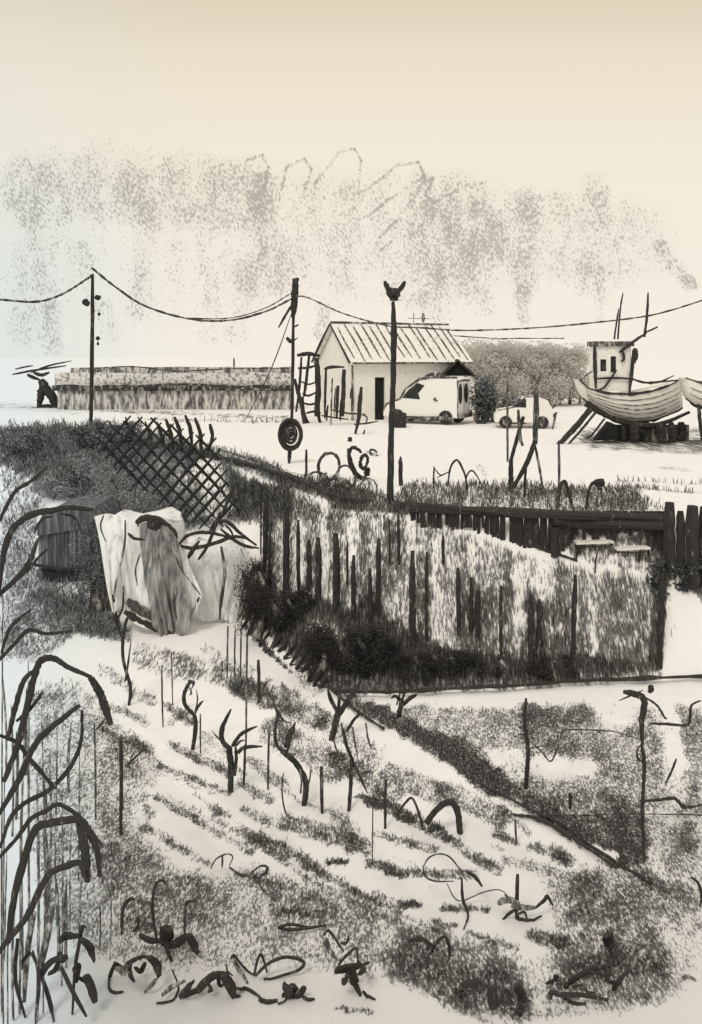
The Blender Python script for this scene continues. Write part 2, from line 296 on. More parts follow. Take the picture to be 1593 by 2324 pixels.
strokes([(1375,2130,1390,2150,40,.85),(1045,2250,1080,2240,30,.8),(1110,2230,1170,2290,60,.6),(1000,2120,930,2180,50,.4),(620,2070,730,2070,16,.5),(640,1920,700,1960,30,.2),(770,2290,840,2296,12,.65),(1290,2200,1420,2180,46,.6),(1440,1960,1500,2010,14,.5),(1593,2100,1560,2120,20,.3)])
COV = np.clip(COV, 0, .97)
def cov_at(px, row):
    ix = np.clip((np.asarray(px)/q).astype(int), 0, RW-1); iy = np.clip((np.asarray(row)/q).astype(int), 0, RH-1); return COV[iy, ix]
# ------------------------------------------------------------------ mesh helpers
ORG = {}
def link(name, verts, faces, material, parent=None, loc=None, attrs=None, smooth_=False):
    v = np.asarray(verts, float)
    if loc is None: loc = Vector(((v[:,0].min()+v[:,0].max())/2, (v[:,1].min()+v[:,1].max())/2, v[:,2].min()))
    loc = Vector(loc); me = bpy.data.meshes.new(name)
    me.from_pydata([tuple(p) for p in (v-np.array(loc))], [], faces)
    if isinstance(material, (list, tuple)):
        for m_ in material: me.materials.append(m_)
    else: me.materials.append(material)
    if smooth_: me.polygons.foreach_set('use_smooth', [True]*len(me.polygons))
    me.update()
    o = bpy.data.objects.new(name, me); C.objects.link(o)
    if parent is not None: o.parent = parent; o.location = loc - ORG[parent.name]
    else: o.location = loc
    ORG[o.name] = loc; return o
def tag(o, label=None, cat=None, group=None, kind=None):
    if label: o['label'] = label
    if cat: o['category'] = cat
    if group: o['group'] = group
    if kind: o['kind'] = kind
    return o
def thing(name, label, cat, loc, group=None):
    o = bpy.data.objects.new(name, None); o.empty_display_size = .2; C.objects.link(o); o.location = loc
    ORG[o.name] = Vector(loc); return tag(o, label, cat, group)
class B:
    def __init__(s): s.v = []; s.f = []; s.mi = []
    def tube(s, pts, rad, nseg=6, flat=1.0, jit=.14, cap=True):
        pts = [Vector(p) for p in pts]; n0 = len(s.v); m_ = len(pts)
        if isinstance(rad, (int, float)): rad = [rad]*m_
        for i, p in enumerate(pts):
            t = (pts[min(i+1, m_-1)]-pts[max(i-1, 0)]);  t = t.normalized() if t.length > 1e-9 else Vector((0,0,1))
            up = Vector((0,1,0)) if abs(t.y) < .9 else Vector((1,0,0))
            a = t.cross(up).normalized(); b = t.cross(a).normalized()
            for j in range(nseg):
                th = 2*math.pi*j/nseg; r = rad[i]*(1+random.uniform(-jit, jit))
                s.v.append(tuple(p + a*math.cos(th)*r + b*math.sin(th)*r*flat))
        for i in range(m_-1):
            for j in range(nseg):
                a0 = n0+i*nseg+j; a1 = n0+i*nseg+(j+1)%nseg
                s.f.append((a0, a1, a1+nseg, a0+nseg))
        if cap:
            s.f.append(tuple(n0+j for j in range(nseg))[::-1]); s.f.append(tuple(n0+(m_-1)*nseg+j for j in range(nseg)))
        return s
    def box(s, c, ux, uy, uz):
        """centre and three half-vectors"""
        c, ux, uy, uz = map(Vector, (c, ux, uy, uz)); n0 = len(s.v)
        for k_ in (-1, 1):
            for j in (-1, 1):
                for i in (-1, 1): s.v.append(tuple(c+ux*i+uy*j+uz*k_))
        for f_ in ((0,2,3,1),(4,5,7,6),(0,1,5,4),(2,6,7,3),(0,4,6,2),(1,3,7,5)): s.f.append(tuple(n0+i for i in f_))
        return s
    def prism(s, pts, d):
        """outline of 3-D points pushed along vector d"""
        n0 = len(s.v); k_ = len(pts); d = Vector(d)
        s.v += [tuple(p) for p in pts] + [tuple(Vector(p)+d) for p in pts]
        s.f.append(tuple(range(n0, n0+k_))); s.f.append(tuple(range(n0+2*k_-1, n0+k_-1, -1)))
        for i in range(k_): j = (i+1)%k_; s.f.append((n0+i, n0+k_+i, n0+k_+j, n0+j))
        return s
    def build(s, name, material, parent=None, smooth_=False, loc=None): return link(name, s.v, s.f, material, parent, loc, smooth_=smooth_)
def spline(pts, k=6):
    """Catmull-Rom through rows of numbers"""
    P_ = [np.array(p, float) for p in pts]
    if len(P_) < 3:
        return [P_[0]+(P_[1]-P_[0])*t for t in np.linspace(0, 1, k+1)]
    P_ = [2*P_[0]-P_[1]]+P_+[2*P_[-1]-P_[-2]]; o = []
    for i in range(1, len(P_)-2):
        for t in np.linspace(0, 1, k, endpoint=False):
            a, b, c, d_ = P_[i-1:i+3]; o.append(.5*((2*b)+(-a+c)*t+(2*a-5*b+4*c-d_)*t*t+(-a+3*b-3*c+d_)*t**3))
    o.append(P_[-2]); return o
def stroke(b, pts, D, wd, taper=(.6,.5), flat=.8, bow=.06, k=6, seat=True, jit=.14):
    """a bent stem or limb: corner points (px,row) seen at depth D, thickness in the same units; bows in depth so it is not flat"""
    sp = spline(pts, k); L = len(sp); P3 = []; R = []
    bw = random.uniform(-1, 1)*bow*D*.35
    for i, p in enumerate(sp):
        t = i/(L-1); dd = D + bw*math.sin(math.pi*t) + bw*.5*t
        v = at(p[0], p[1], dd)
        if seat:
            g = float(gz(v.x, v.y))
            if v.z < g+.01:
                v = g1(p[0], p[1])+Vector((0,0,.015)); dd = v.y
        ww = p[2] if len(p) > 2 else wd
        P3.append(v); tp = 1.0
        if t < .2: tp = taper[0]+(1-taper[0])*t/.2
        if t > .65: tp = 1-(1-taper[1])*(t-.65)/.35
        R.append(max(ww*dd/F/2*tp, .0015))
    b.tube(P3, R, 6, flat, jit); return P3
# ------------------------------------------------------------------ ground
def axis(parts):
    a = []
    for lo, hi, st in parts: a += list(np.arange(lo, hi, st))
    return np.array(a+[parts[-1][1]])
xs = axis([(-900,-100,100),(-100,-20,5),(-20,-8,.3),(-8,8,.045),(8,20,.4),(20,100,5),(100,900,100)])
ys = axis([(-20,5,2.5),(5,7.4,.2),(7.4,16.5,.045),(16.5,20,.06),(20,32,.14),(32,60,.5),(60,100,4),(100,600,50),(600,3000,400)])
XX, YY = np.meshgrid(xs, ys); ZZ = gz(XX, YY)
nx, ny = len(xs), len(ys)
idx = np.arange(nx*ny).reshape(ny, nx); fc = np.stack([idx[:-1,:-1], idx[:-1,1:], idx[1:,1:], idx[1:,:-1]], -1).reshape(-1, 4)
me = bpy.data.meshes.new('ground'); me.vertices.add(nx*ny); me.vertices.foreach_set('co', np.stack([XX,YY,ZZ],-1).astype(np.float32).ravel())
me.loops.add(fc.size); me.loops.foreach_set('vertex_index', fc.ravel().astype(np.int32))
me.polygons.add(len(fc)); me.polygons.foreach_set('loop_start', (np.arange(len(fc))*4).astype(np.int32)); me.polygons.foreach_set('loop_total', np.full(len(fc), 4, np.int32))
me.update(); me.validate()
me.polygons.foreach_set('use_smooth', np.ones(len(fc), bool))
ysafe = np.maximum(YY, 3); pxx, rr = proj(XX, ysafe, ZZ)
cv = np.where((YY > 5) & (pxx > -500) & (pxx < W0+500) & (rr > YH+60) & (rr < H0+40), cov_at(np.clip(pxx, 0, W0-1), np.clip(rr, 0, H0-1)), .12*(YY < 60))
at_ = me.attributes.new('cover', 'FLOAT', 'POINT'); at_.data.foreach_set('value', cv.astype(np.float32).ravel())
m = bpy.data.materials.new('chalky_soil_and_sand'); m.use_nodes = True; t = m.node_tree; k = N(t); b_ = t.nodes['Principled BSDF']
b_.inputs['Roughness'].default_value = .95; b_.inputs['Specular IOR Level'].default_value = .05
g = t.nodes.new('ShaderNodeNewGeometry'); pos = g.outputs['Position']; yv = k.xyz(pos)[1]
n1 = k.noise(k.vmul(pos, (1, .42, .6)), 34, 4, .7); n2 = k.noise(k.vmul(pos, (1, .16, .22)), 21, 4, .7); n3 = k.noise(k.vmul(pos, (1, .12, .5)), 5, 5, .7)
f1 = k.ss(yv, 14, 17); f2 = k.ss(yv, 26, 36)
nz = k.m('ADD', k.m('MULTIPLY', k.m('SUBTRACT', 1.0, f1), n1), k.m('MULTIPLY', f1, k.m('ADD', k.m('MULTIPLY', k.m('SUBTRACT', 1.0, f2), n2), k.m('MULTIPLY', f2, n3))))
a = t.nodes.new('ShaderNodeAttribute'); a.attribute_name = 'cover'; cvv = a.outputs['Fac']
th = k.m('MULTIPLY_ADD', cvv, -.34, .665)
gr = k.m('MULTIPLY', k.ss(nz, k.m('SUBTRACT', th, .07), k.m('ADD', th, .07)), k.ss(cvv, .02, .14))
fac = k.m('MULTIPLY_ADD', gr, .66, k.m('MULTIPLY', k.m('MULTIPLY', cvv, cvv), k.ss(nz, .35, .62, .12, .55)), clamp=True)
fine = k.noise(pos, 3, 5, .6)
pale = k.mix(k.ss(fine, .35, .65), (.85,.82,.765,1), (.88,.85,.795,1))
px_ = k.xyz(pos)[0]        # light falling off to the front and left, painted into the ground colour
near_falloff = k.m('MULTIPLY', k.ss(k.m('MULTIPLY_ADD', fine, 1.6, yv), 8.6, 15.5, 1.0, 0.0), .55)
near_falloff = k.m('ADD', near_falloff, k.m('MULTIPLY', k.ss(k.m('MULTIPLY_ADD', fine, 1.5, k.m('MULTIPLY_ADD', yv, .45, px_)), .2, 5.2, 1.0, 0.0), k.ss(yv, 8, 16, .45, .0)), clamp=True)
pale = k.mix(near_falloff, pale, (.50,.485,.455,1))
cool_light = k.ss(k.m('DIVIDE', px_, k.m('MAXIMUM', yv, 6.0)), -.43, -.22, .75, 0.0)   # cooler light on the left side, painted into the ground colour
pale = k.mix(cool_light, pale, (.70,.80,.86,1))
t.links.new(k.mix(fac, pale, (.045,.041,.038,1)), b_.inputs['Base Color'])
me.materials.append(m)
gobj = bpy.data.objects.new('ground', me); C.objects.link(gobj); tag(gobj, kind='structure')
gobj['label'] = 'pale sandy ground with dark soil rows and a bank up to the quay'
# ------------------------------------------------------------------ grass blades
def blades(name, label, cat, px, row, hpx, wpx, tone, matname, lean=.35, base=None):
    """each blade stands on the terrain; height and width in view units at its own distance"""
    x, y, z = base if base is not None else hit(px, row)
    nn = len(x); r = np.random.default_rng(len(name)+nn); sc = y/F
    h = hpx*sc*r.uniform(.5, 1.4, nn); wd = wpx*sc*r.uniform(.6, 1.3, nn)
    th = r.uniform(0, 2*np.pi, nn); lx = r.normal(0, lean, nn)*h; ly = r.normal(0, lean, nn)*h
    dx = np.cos(th*.25)*wd/2; dy = np.sin(th)*wd/4
    v = np.zeros((nn, 5, 3))
    v[:,0] = np.stack([x-dx, y-dy, z-.01], -1); v[:,1] = np.stack([x+dx, y+dy, z-.01], -1)
    v[:,2] = np.stack([x+dx*.8+lx*.4, y+dy*.8+ly*.4, z+h*.6], -1); v[:,3] = np.stack([x-dx*.8+lx*.4, y-dy*.8+ly*.4, z+h*.6], -1)
    v[:,4] = np.stack([x+lx, y+ly, z+h], -1)
    me = bpy.data.meshes.new(name); me.vertices.add(nn*5); me.vertices.foreach_set('co', v.astype(np.float32).ravel())
    o5 = (np.arange(nn)*5)[:,None]
    li = np.concatenate([o5+0, o5+1, o5+2, o5+3, o5+3, o5+2, o5+4], 1).ravel().astype(np.int32)
    me.loops.add(len(li)); me.loops.foreach_set('vertex_index', li)
    st = np.stack([np.arange(nn)*7, np.arange(nn)*7+4], -1).ravel().astype(np.int32); me.polygons.add(nn*2)
    me.polygons.foreach_set('loop_start', st); me.polygons.foreach_set('loop_total', np.tile([4,3], nn).astype(np.int32)); me.update()
    tn = np.clip(tone+r.normal(0, .22, nn), 0, 1)
    a = me.attributes.new('tone', 'FLOAT', 'POINT'); a.data.foreach_set('value', np.repeat(tn, 5).astype(np.float32))
    me.materials.append(M[matname]); o = bpy.data.objects.new(name, me); C.objects.link(o)
    return tag(o, label, cat, kind='stuff')
def sample(num, power, rows, cols=(0, W0), reg=None):
    r = np.random.default_rng(num); px = r.uniform(cols[0], cols[1], num); row = r.uniform(rows[0], rows[1], num)
    c = cov_at(px, row); ok = r.random(num) < c**power
    if reg is not None: ok &= reg(px, row)
    return px[ok], row[ok], c[ok]
def in_bank(px, row):
    x, y, z = hit(px, row); return (z > GZ+.15) & (z < -.02)
px, row, c = sample(120000, 1.9, (1420, 2310), reg=lambda p, r: r > np.interp(p, [0,540,740,1593], [1420,1440,1585,1575]))
blades('garden_grass', 'short dark grass and seedlings between the garden rows', 'grass', px, row, 8, 2.0, .7-.5*c, 'grass')
px, row, c = sample(62000, 2.0, (1090, 1590), (500, W0), reg=lambda p, r: r < np.interp(p, [500,540,740,1593], [1410,1430,1572,1560]))
ok = in_bank(px, row); px, row, c = px[ok], row[ok], c[ok]
blades('bank_grass', 'long hanging grass covering the steep bank under the quay', 'grass', px, row, 16, 1.9, .95-.75*c, 'grass', .10)
px, row, c = sample(26000, 1.5, (1085, 1180), (480, W0))
blades('quay_grass', 'thin grass strip growing along the quay edge', 'grass', px, row, 12, 2.6, .5-.3*c, 'grass', .3)
px, row, c = sample(60000, 1.2, (955, 1500), (0, 640), reg=lambda p, r: r < np.interp(p, [0,300,640],[1500,1460,1180]))
blades('hillside_grass', 'dark rough grass on the hillside at the left', 'grass', px, row, 12, 2.6, .85-.5*c, 'hedge', .4)
# ------------------------------------------------------------------ quay buildings
RZ = lambda a: (Vector((math.cos(a), math.sin(a), 0)), Vector((-math.sin(a), math.cos(a), 0)))
def wall_panel(b, p0, p1, z0, z1, th, openings=()):
    """wall from p0 to p1 with real openings (s0,s1,z0,z1)"""
    d_ = Vector(p1)-Vector(p0); L = d_.length; u = d_.normalized(); nrm = Vector((-u.y, u.x, 0))
    cuts = sorted(openings); cur = 0
    def bx(s0, s1, a, c):
        if s1-s0 > .01 and c-a > .01:
            m_ = Vector(p0)+u*((s0+s1)/2)+Vector((0,0,(a+c)/2))+nrm*th/2
            b.box(m_, u*(s1-s0)/2, nrm*th/2, Vector((0,0,(c-a)/2)))
    for s0, s1, a, c in cuts:
        bx(cur, s0, z0, z1); bx(s0, s1, z0, a); bx(s0, s1, c, z1); cur = s1
    bx(cur, L, z0, z1)
def house():
    A = Vector((.08, 44.5, 0)); u, v = RZ(math.radians(24)); L, Wd, EV, RG = 7.1, 4.9, 3.25, 5.2
    t = thing('cottage', 'white quayside cottage with ribbed pale roof and one dark doorway', 'house', A)
    wb = B(); wall_panel(wb, A, A+u*L, 0, EV, .2, [(1.32, 1.92, 0, 2.3)]); wall_panel(wb, A+v*Wd, A+v*(Wd-.2)+v*.2+u*.001, 0, .01, .01)
    wb.box(A+v*(Wd-.1)+u*L/2+Vector((0,0,EV/2)), u*L/2, v*.1, Vector((0,0,EV/2)))
    for s_ in (.1, L-.1):
        P0 = A+u*(s_-.1)+v*.2; wb.prism([P0, P0+v*(Wd-.4), P0+v*(Wd-.4)+Vector((0,0,EV)), P0+v*(Wd/2-.2)+Vector((0,0,RG-.1)), P0+Vector((0,0,EV))], u*.2)
    wb.build('wall', M['white'], t)
    db = B(); db.box(A+u*1.62+v*.14+Vector((0,0,1.13)), u*.29, v*.03, Vector((0,0,1.13))); dr = db.build('door', M['black'], t)
    B().box(A+u*1.84+v*.09+Vector((0,0,1.05)), u*.02, v*.02, Vector((0,0,.07))).build('handle', M['rib'], dr)
    rb = B(); ridge = Vector((0,0,RG))
    for sgn in (0, 1):
        e0 = A+u*-.25+(v*-.25 if sgn == 0 else v*(Wd+.25))+Vector((0,0,EV-.22)); r0 = A+u*-.25+v*Wd/2+ridge
        rb.prism([e0, e0+u*(L+.5), r0+u*(L+.5), r0], Vector((0,0,.09)))
    rf = rb.build('roof', M['roof'], t)
    for i in range(15):
        s_ = .15+i*(L-.1)/14+random.uniform(-.08, .08)
        e0 = A+u*s_+v*-.2+Vector((0,0,EV-.08)); r0 = A+u*(s_-.1)+v*Wd/2+ridge+Vector((0,0,.12)); m_ = e0.lerp(r0, .5)+u*random.uniform(-.05,.05)
        B().tube([e0.lerp(r0, random.uniform(0,.12)), m_, e0.lerp(r0, random.uniform(.85,1))], [.035,.06,.035], 5, 1, .3).build('roof_rib', M['rib'], rf)
    for nm, a_, b_, r_ in (('ridge_cap', A+u*-.25+v*Wd/2+ridge+Vector((0,0,.12)), A+u*(L+.25)+v*Wd/2+ridge+Vector((0,0,.12)), .065), ('gutter', A+u*-.1+v*-.28+Vector((0,0,EV-.18)), A+u*(L+.25)+v*-.28+Vector((0,0,EV-.18)), .05)):
        B().tube([a_.lerp(b_, i/9) for i in range(10)], [r_*random.uniform(.7, 1.2) for i in range(10)], 6).build(nm, M['rib'], rf)
    for nm, sg in (('verge_board', 0), ('verge_board', 1)):
        e0 = A+u*-.3+(v*-.3 if sg == 0 else v*(Wd+.3))+Vector((0,0,EV-.15)); r0 = A+u*-.3+v*Wd/2+ridge+Vector((0,0,.06))
        B().tube([e0, e0.lerp(r0,.5), r0], [.07,.05,.04] if sg == 0 else [.05,.07,.03], 6).build(nm, M['timber_far'], rf)
    B().tube([A+u*-.03+v*-.05+Vector((0,0,z)) for z in (.05,1,2,EV-.3)], [.06,.08,.05,.05], 6).build('corner_board', M['rib'], t)
    # little aerial on the ridge
    P = A+u*5.0+v*Wd/2+ridge
    a = B().tube([P, P+Vector((0,0,.75))], .03, 5).tube([P+Vector((-.35,0,.45)), P+Vector((.9,0,.42))], .02, 5).build('aerial', M['rib'], t)
    B().tube([P+Vector((.55,0,.2)), P+Vector((.55,0,.45)), P+Vector((.55,0,.75))], [.05,.11,.05], 6).build('aerial_plate', M['rib'], a)
    return A, u, v
A, u, v = house()
def post_thing(name, label, cat, px, r0, r1, wd, D=None, mt='timber_far', group=None, lean=0, k=5, taper=(1,.8), base=None):
    p = g1(px, r1) if D is None else at(px, r1, D)
    b = B(); stroke(b, [(px+lean, r0), (px+lean*.4+random.uniform(-1,1), (r0+r1)/2), (px, r1+2)], p.y, wd, taper=(taper[1], taper[0]), flat=1, bow=0, seat=False, k=k)
    return tag(b.build(name, M[mt], loc=p), label, cat, group)
# stair tower left of the cottage
p0 = at(700, 955, 43)
t = thing('stair_tower', 'dark rickety timber stair tower at the cottage gable', 'stairs', (p0.x, 43, 0))
def limb(parent, name, pts, D, wd, mt, **kw):
    b = B(); stroke(b, pts, D, wd, bow=kw.pop('bow', 0), seat=kw.pop('seat', False), **kw); return b.build(name, M[mt], parent)
for pts, wd in (([(718,812),(722,880),(718,945)],13), ([(684,810),(680,870),(672,935)],6), ([(702,805),(694,870),(690,900)],7), ([(668,860),(684,920),(692,970)],9), ([(686,900),(690,940),(706,975)],8), ([(722,900),(724,950),(733,968)],7), ([(664,770),(664,860),(662,930)],4)):
    limb(t, 'leg', pts, 43+random.uniform(-.4,.8), wd, 'timber_far', taper=(.8,.8), flat=1)
for pts, wd in (([(674,806),(700,803),(726,808)],9), ([(676,836),(700,834),(716,830)],6), ([(682,865),(700,872),(720,866)],4), ([(686,893),(700,898),(718,890)],5), ([(690,915),(705,918),(722,912)],5), ([(694,938),(712,934),(728,938)],5)):
    limb(t, 'tread', pts, 43.2, wd, 'timber_far', taper=(.7,.7))
# paling pen in front of the gable
p0 = at(765, 950, 42)
t = thing('paling_pen', 'row of uneven dark palings with a capping rail against the white gable', 'fence', (p0.x, 42, 0))
for x_, a_, b_, w_ in ((738,835,950,6),(752,858,965,4),(759,880,945,3),(765,875,950,8),(779,838,945,10),(773,905,955,5),(742,920,955,5),(796,880,905,4)):
    limb(t, 'paling', [(x_+2,a_),(x_,(a_+b_)/2),(x_-1,b_)], 42+random.uniform(-.2,.2), w_, 'rib' if w_ < 5 else 'timber_far', taper=(.8,.6), flat=1)
limb(t, 'capping_rail', [(736,838),(752,833),(782,833)], 42, 7, 'timber_far'); limb(t, 'cross_rail', [(728,943),(760,948),(792,952)], 41.9, 4, 'timber_far'); limb(t, 'cross_rail', [(752,930),(790,938),(830,940)], 41.8, 4, 'timber_far')
# bent post with a hook
t = thing('mooring_post', 'leaning dark post with hooks and a short crossbar before the cottage corner', 'post', g1(808, 985))
yy_ = t.location.y
limb(t, 'shaft', [(820,878),(816,920),(814,950),(806,985)], yy_, 10, 'timber_far', flat=1); limb(t, 'crossbar', [(802,963),(830,961),(858,956)], yy_, 4, 'timber_far')
limb(t, 'hook', [(818,940),(832,946),(830,960),(818,962)], yy_, 4, 'rib'); limb(t, 'hook', [(806,985),(822,988),(828,975)], yy_, 5, 'timber_far')
post_thing('stub_post', 'tiny black stub below the hooked mooring post', 'post', 794, 992, 1002, 10, mt='timber_far')
# ------------------------------------------------------------------ long low wharf shed and its jib
D0 = 54.0
p0 = at(380, 930, D0); t = thing('wharf_shed', 'long low grey boarded wharf shed behind the left lamp pole', 'shed', (p0.x, D0, 0))
k_ = D0/F
def bar(parent, name, x0, x1, r0, r1, D, dep, mt, dx=0):
    a_, b_ = at(x0, r1, D), at(x1, r1, D); top = at(x0, r0, D).z
    if name == 'wall': a_.z = -.02
    n_ = 26; vs = []; fs = []
    for i in range(n_+1):
        x = a_.x+(b_.x-a_.x)*i/n_; jz = random.uniform(-1,1)*.035; vs += [(x,D,a_.z+jz*.5),(x,D+dep,a_.z+jz*.5),(x,D+dep,top+jz),(x,D,top+jz)]
    for i in range(n_):
        o = i*4
        for j in range(4): fs.append((o+j, o+4+j, o+4+(j+1)%4, o+(j+1)%4))
    fs += [(0,1,2,3), (n_*4+3, n_*4+2, n_*4+1, n_*4)]
    return link(name, vs, fs, M[mt], parent)
bar(t, 'wall', 130, 660, 886, 930, D0, 3.2, 'pierwall')
bar(t, 'eave_board', 118, 662, 874, 887, D0-.15, .5, 'pierdark')
rf = bar(t, 'roof', 124, 658, 846, 874, D0+.3, 3.0, 'pierpale')
bar(rf, 'ridge_board', 160, 655, 834, 846, D0+.6, 2.4, 'pierwall')
for pts, wd in (([(180,838),(300,832),(400,842),(520,837),(656,836)],3), ([(250,880),(420,872),(560,882),(655,886)],5)):
    limb(rf, 'batten', pts, D0-.35, wd, 'pierdark')
limb(rf, 'vent_pipe', [(531,812),(531,836)], D0+.5, 4, 'rib', flat=1)
t = thing('slipway_gantry', 'dark gantry with slanting spars at the left end of the wharf shed', 'gantry', g1(115, 925)); yg = t.location.y
for nm, pts, wd in (('spar', [(34,838),(60,832),(75,830)],4), ('spar', [(70,846),(110,830),(162,819)],4), ('spar', [(28,850),(80,840),(150,830)],5), ('spar', [(76,846),(95,851),(112,845)],8), ('strut', [(62,850),(74,856),(90,862)],8),
                    ('frame', [(92,862),(104,882),(120,905),(128,930)],22), ('frame', [(98,870),(92,900),(88,928)],16), ('brace', [(84,888),(100,884),(118,890)],7), ('frame', [(118,895),(126,910),(132,928)],14), ('sill', [(84,925),(108,922),(136,928)],10)):
    limb(t, nm, pts, yg, wd, 'timber_far')
# ------------------------------------------------------------------ poles and cables
def pole(label, px, r0, r1, wd, D, extra, name='utility_pole', cat='pole', group=None):
    p = at(px, r1, D); p.z = max(p.z, 0)
    t = thing(name, label, cat, (p.x, D, 0), group)
    limb(t, 'shaft', [(px+2,r0),(px+1,(r0+r1)/2),(px-2,r1+4)], D, wd, 'timber_far', flat=1, taper=(.7,1))
    for nm, pts, w_ in extra: limb(t, nm, pts, D-.15, w_, 'timber_far')
    return t
Dp = at(208, 962, 1).y; D1 = F*CAMZ/(962-YH)
pole('tall thin pole with round insulators, left of the wharf shed middle', 208, 622, 962, 9, D1,
     [('insulator', [(190,680),(196,688),(202,684)],15), ('insulator', [(216,672),(222,676),(228,672)],12), ('insulator', [(222,712),(228,714)],8), ('insulator', [(220,764),(224,772)],10), ('insulator', [(222,776),(222,784)],6), ('cap', [(204,628),(213,626)],9)])
D2 = F*CAMZ/(952-YH)
pole('crooked pole with a stay wire beside the stair tower', 664, 632, 952, 7, D2,
     [('top_casing', [(671,632),(668,680),(665,722)],16), ('cap', [(673,630),(674,640)],11), ('stay', [(664,690),(650,712),(632,744)],6), ('stay', [(660,715),(630,800),(600,870),(540,985)],2.5),
      ('bracket', [(650,766),(658,774),(666,776)],9), ('bracket', [(668,742),(678,736)],4), ('bracket', [(664,775),(676,766)],3)])
t = thing('lamp_post', 'tall dark lamp post with a two-horned head on the quay edge', 'lamp post', g1(888, 1142)); yl = t.location.y
limb(t, 'shaft', [(892,684),(894,760),(891,900),(887,1010),(886,1144)], yl, 13, 'timber_mid', flat=1, taper=(.62,1.25), k=8)
limb(t, 'shaft_sleeve', [(893,728),(894,780),(891,815)], yl-.1, 15, 'timber_mid', flat=1)
h = limb(t, 'lamp_head', [(880,672),(892,664),(906,674)], yl, 24, 'timber_mid')
limb(h, 'horn', [(884,664),(878,650),(872,638)], yl, 12, 'timber_mid', taper=(1,.5)); limb(h, 'horn', [(903,662),(913,650),(919,638)], yl, 11, 'timber_mid', taper=(1,.5))
limb(t, 'collar', [(884,679),(904,680)], yl-.05, 8, 'timber_mid')
def cable(label, pts, Ds, wd):
    sp = spline([(p[0], p[1], d_) for p, d_ in zip(pts, Ds)], 10); b = B()
    b.tube([at(p[0], p[1], p[2]) for p in sp], [wd*p[2]/F/2*random.uniform(.6,1.2) for p in sp], 5)
    tag(b.build('overhead_cable', M['wire']), label, 'cable', 'overhead cables')
cable('overhead cable from the left edge rising to the left pole', [(-60,676),(0,680),(80,685),(140,668),(205,628)], [D1-6,D1-4,D1-3,D1-2,D1-.2], 6)
cable('overhead cable sagging between the left pole and the crooked pole', [(208,608),(260,650),(330,695),(430,724),(520,727),(600,708),(662,678)], [D1-.2,D1,D1,D1,D1,D1,D2-.2], 5.5)
cable('second thin cable strand meeting the crooked pole', [(420,722),(520,722),(600,700),(664,664)], [D1+.4]*3+[D2-.2], 3)
cable('overhead cable drooping from the crooked pole to the cottage ridge and lamp post', [(672,672),(700,676),(770,708),(840,730),(890,742)], [D2-.2,38,33,27,yl+.2], 4)
cable('long overhead cable from the lamp post past the boat masts', [(892,742),(960,744),(1050,750),(1200,745),(1350,732),(1480,715),(1593,682),(1660,655)], [yl+.2,24,28,30,30,29,28,27], 4.5)
cable('faint cable running under the long one over the grey trees', [(1030,762),(1120,768),(1180,768),(1280,768)], [46,46,46,46], 3)
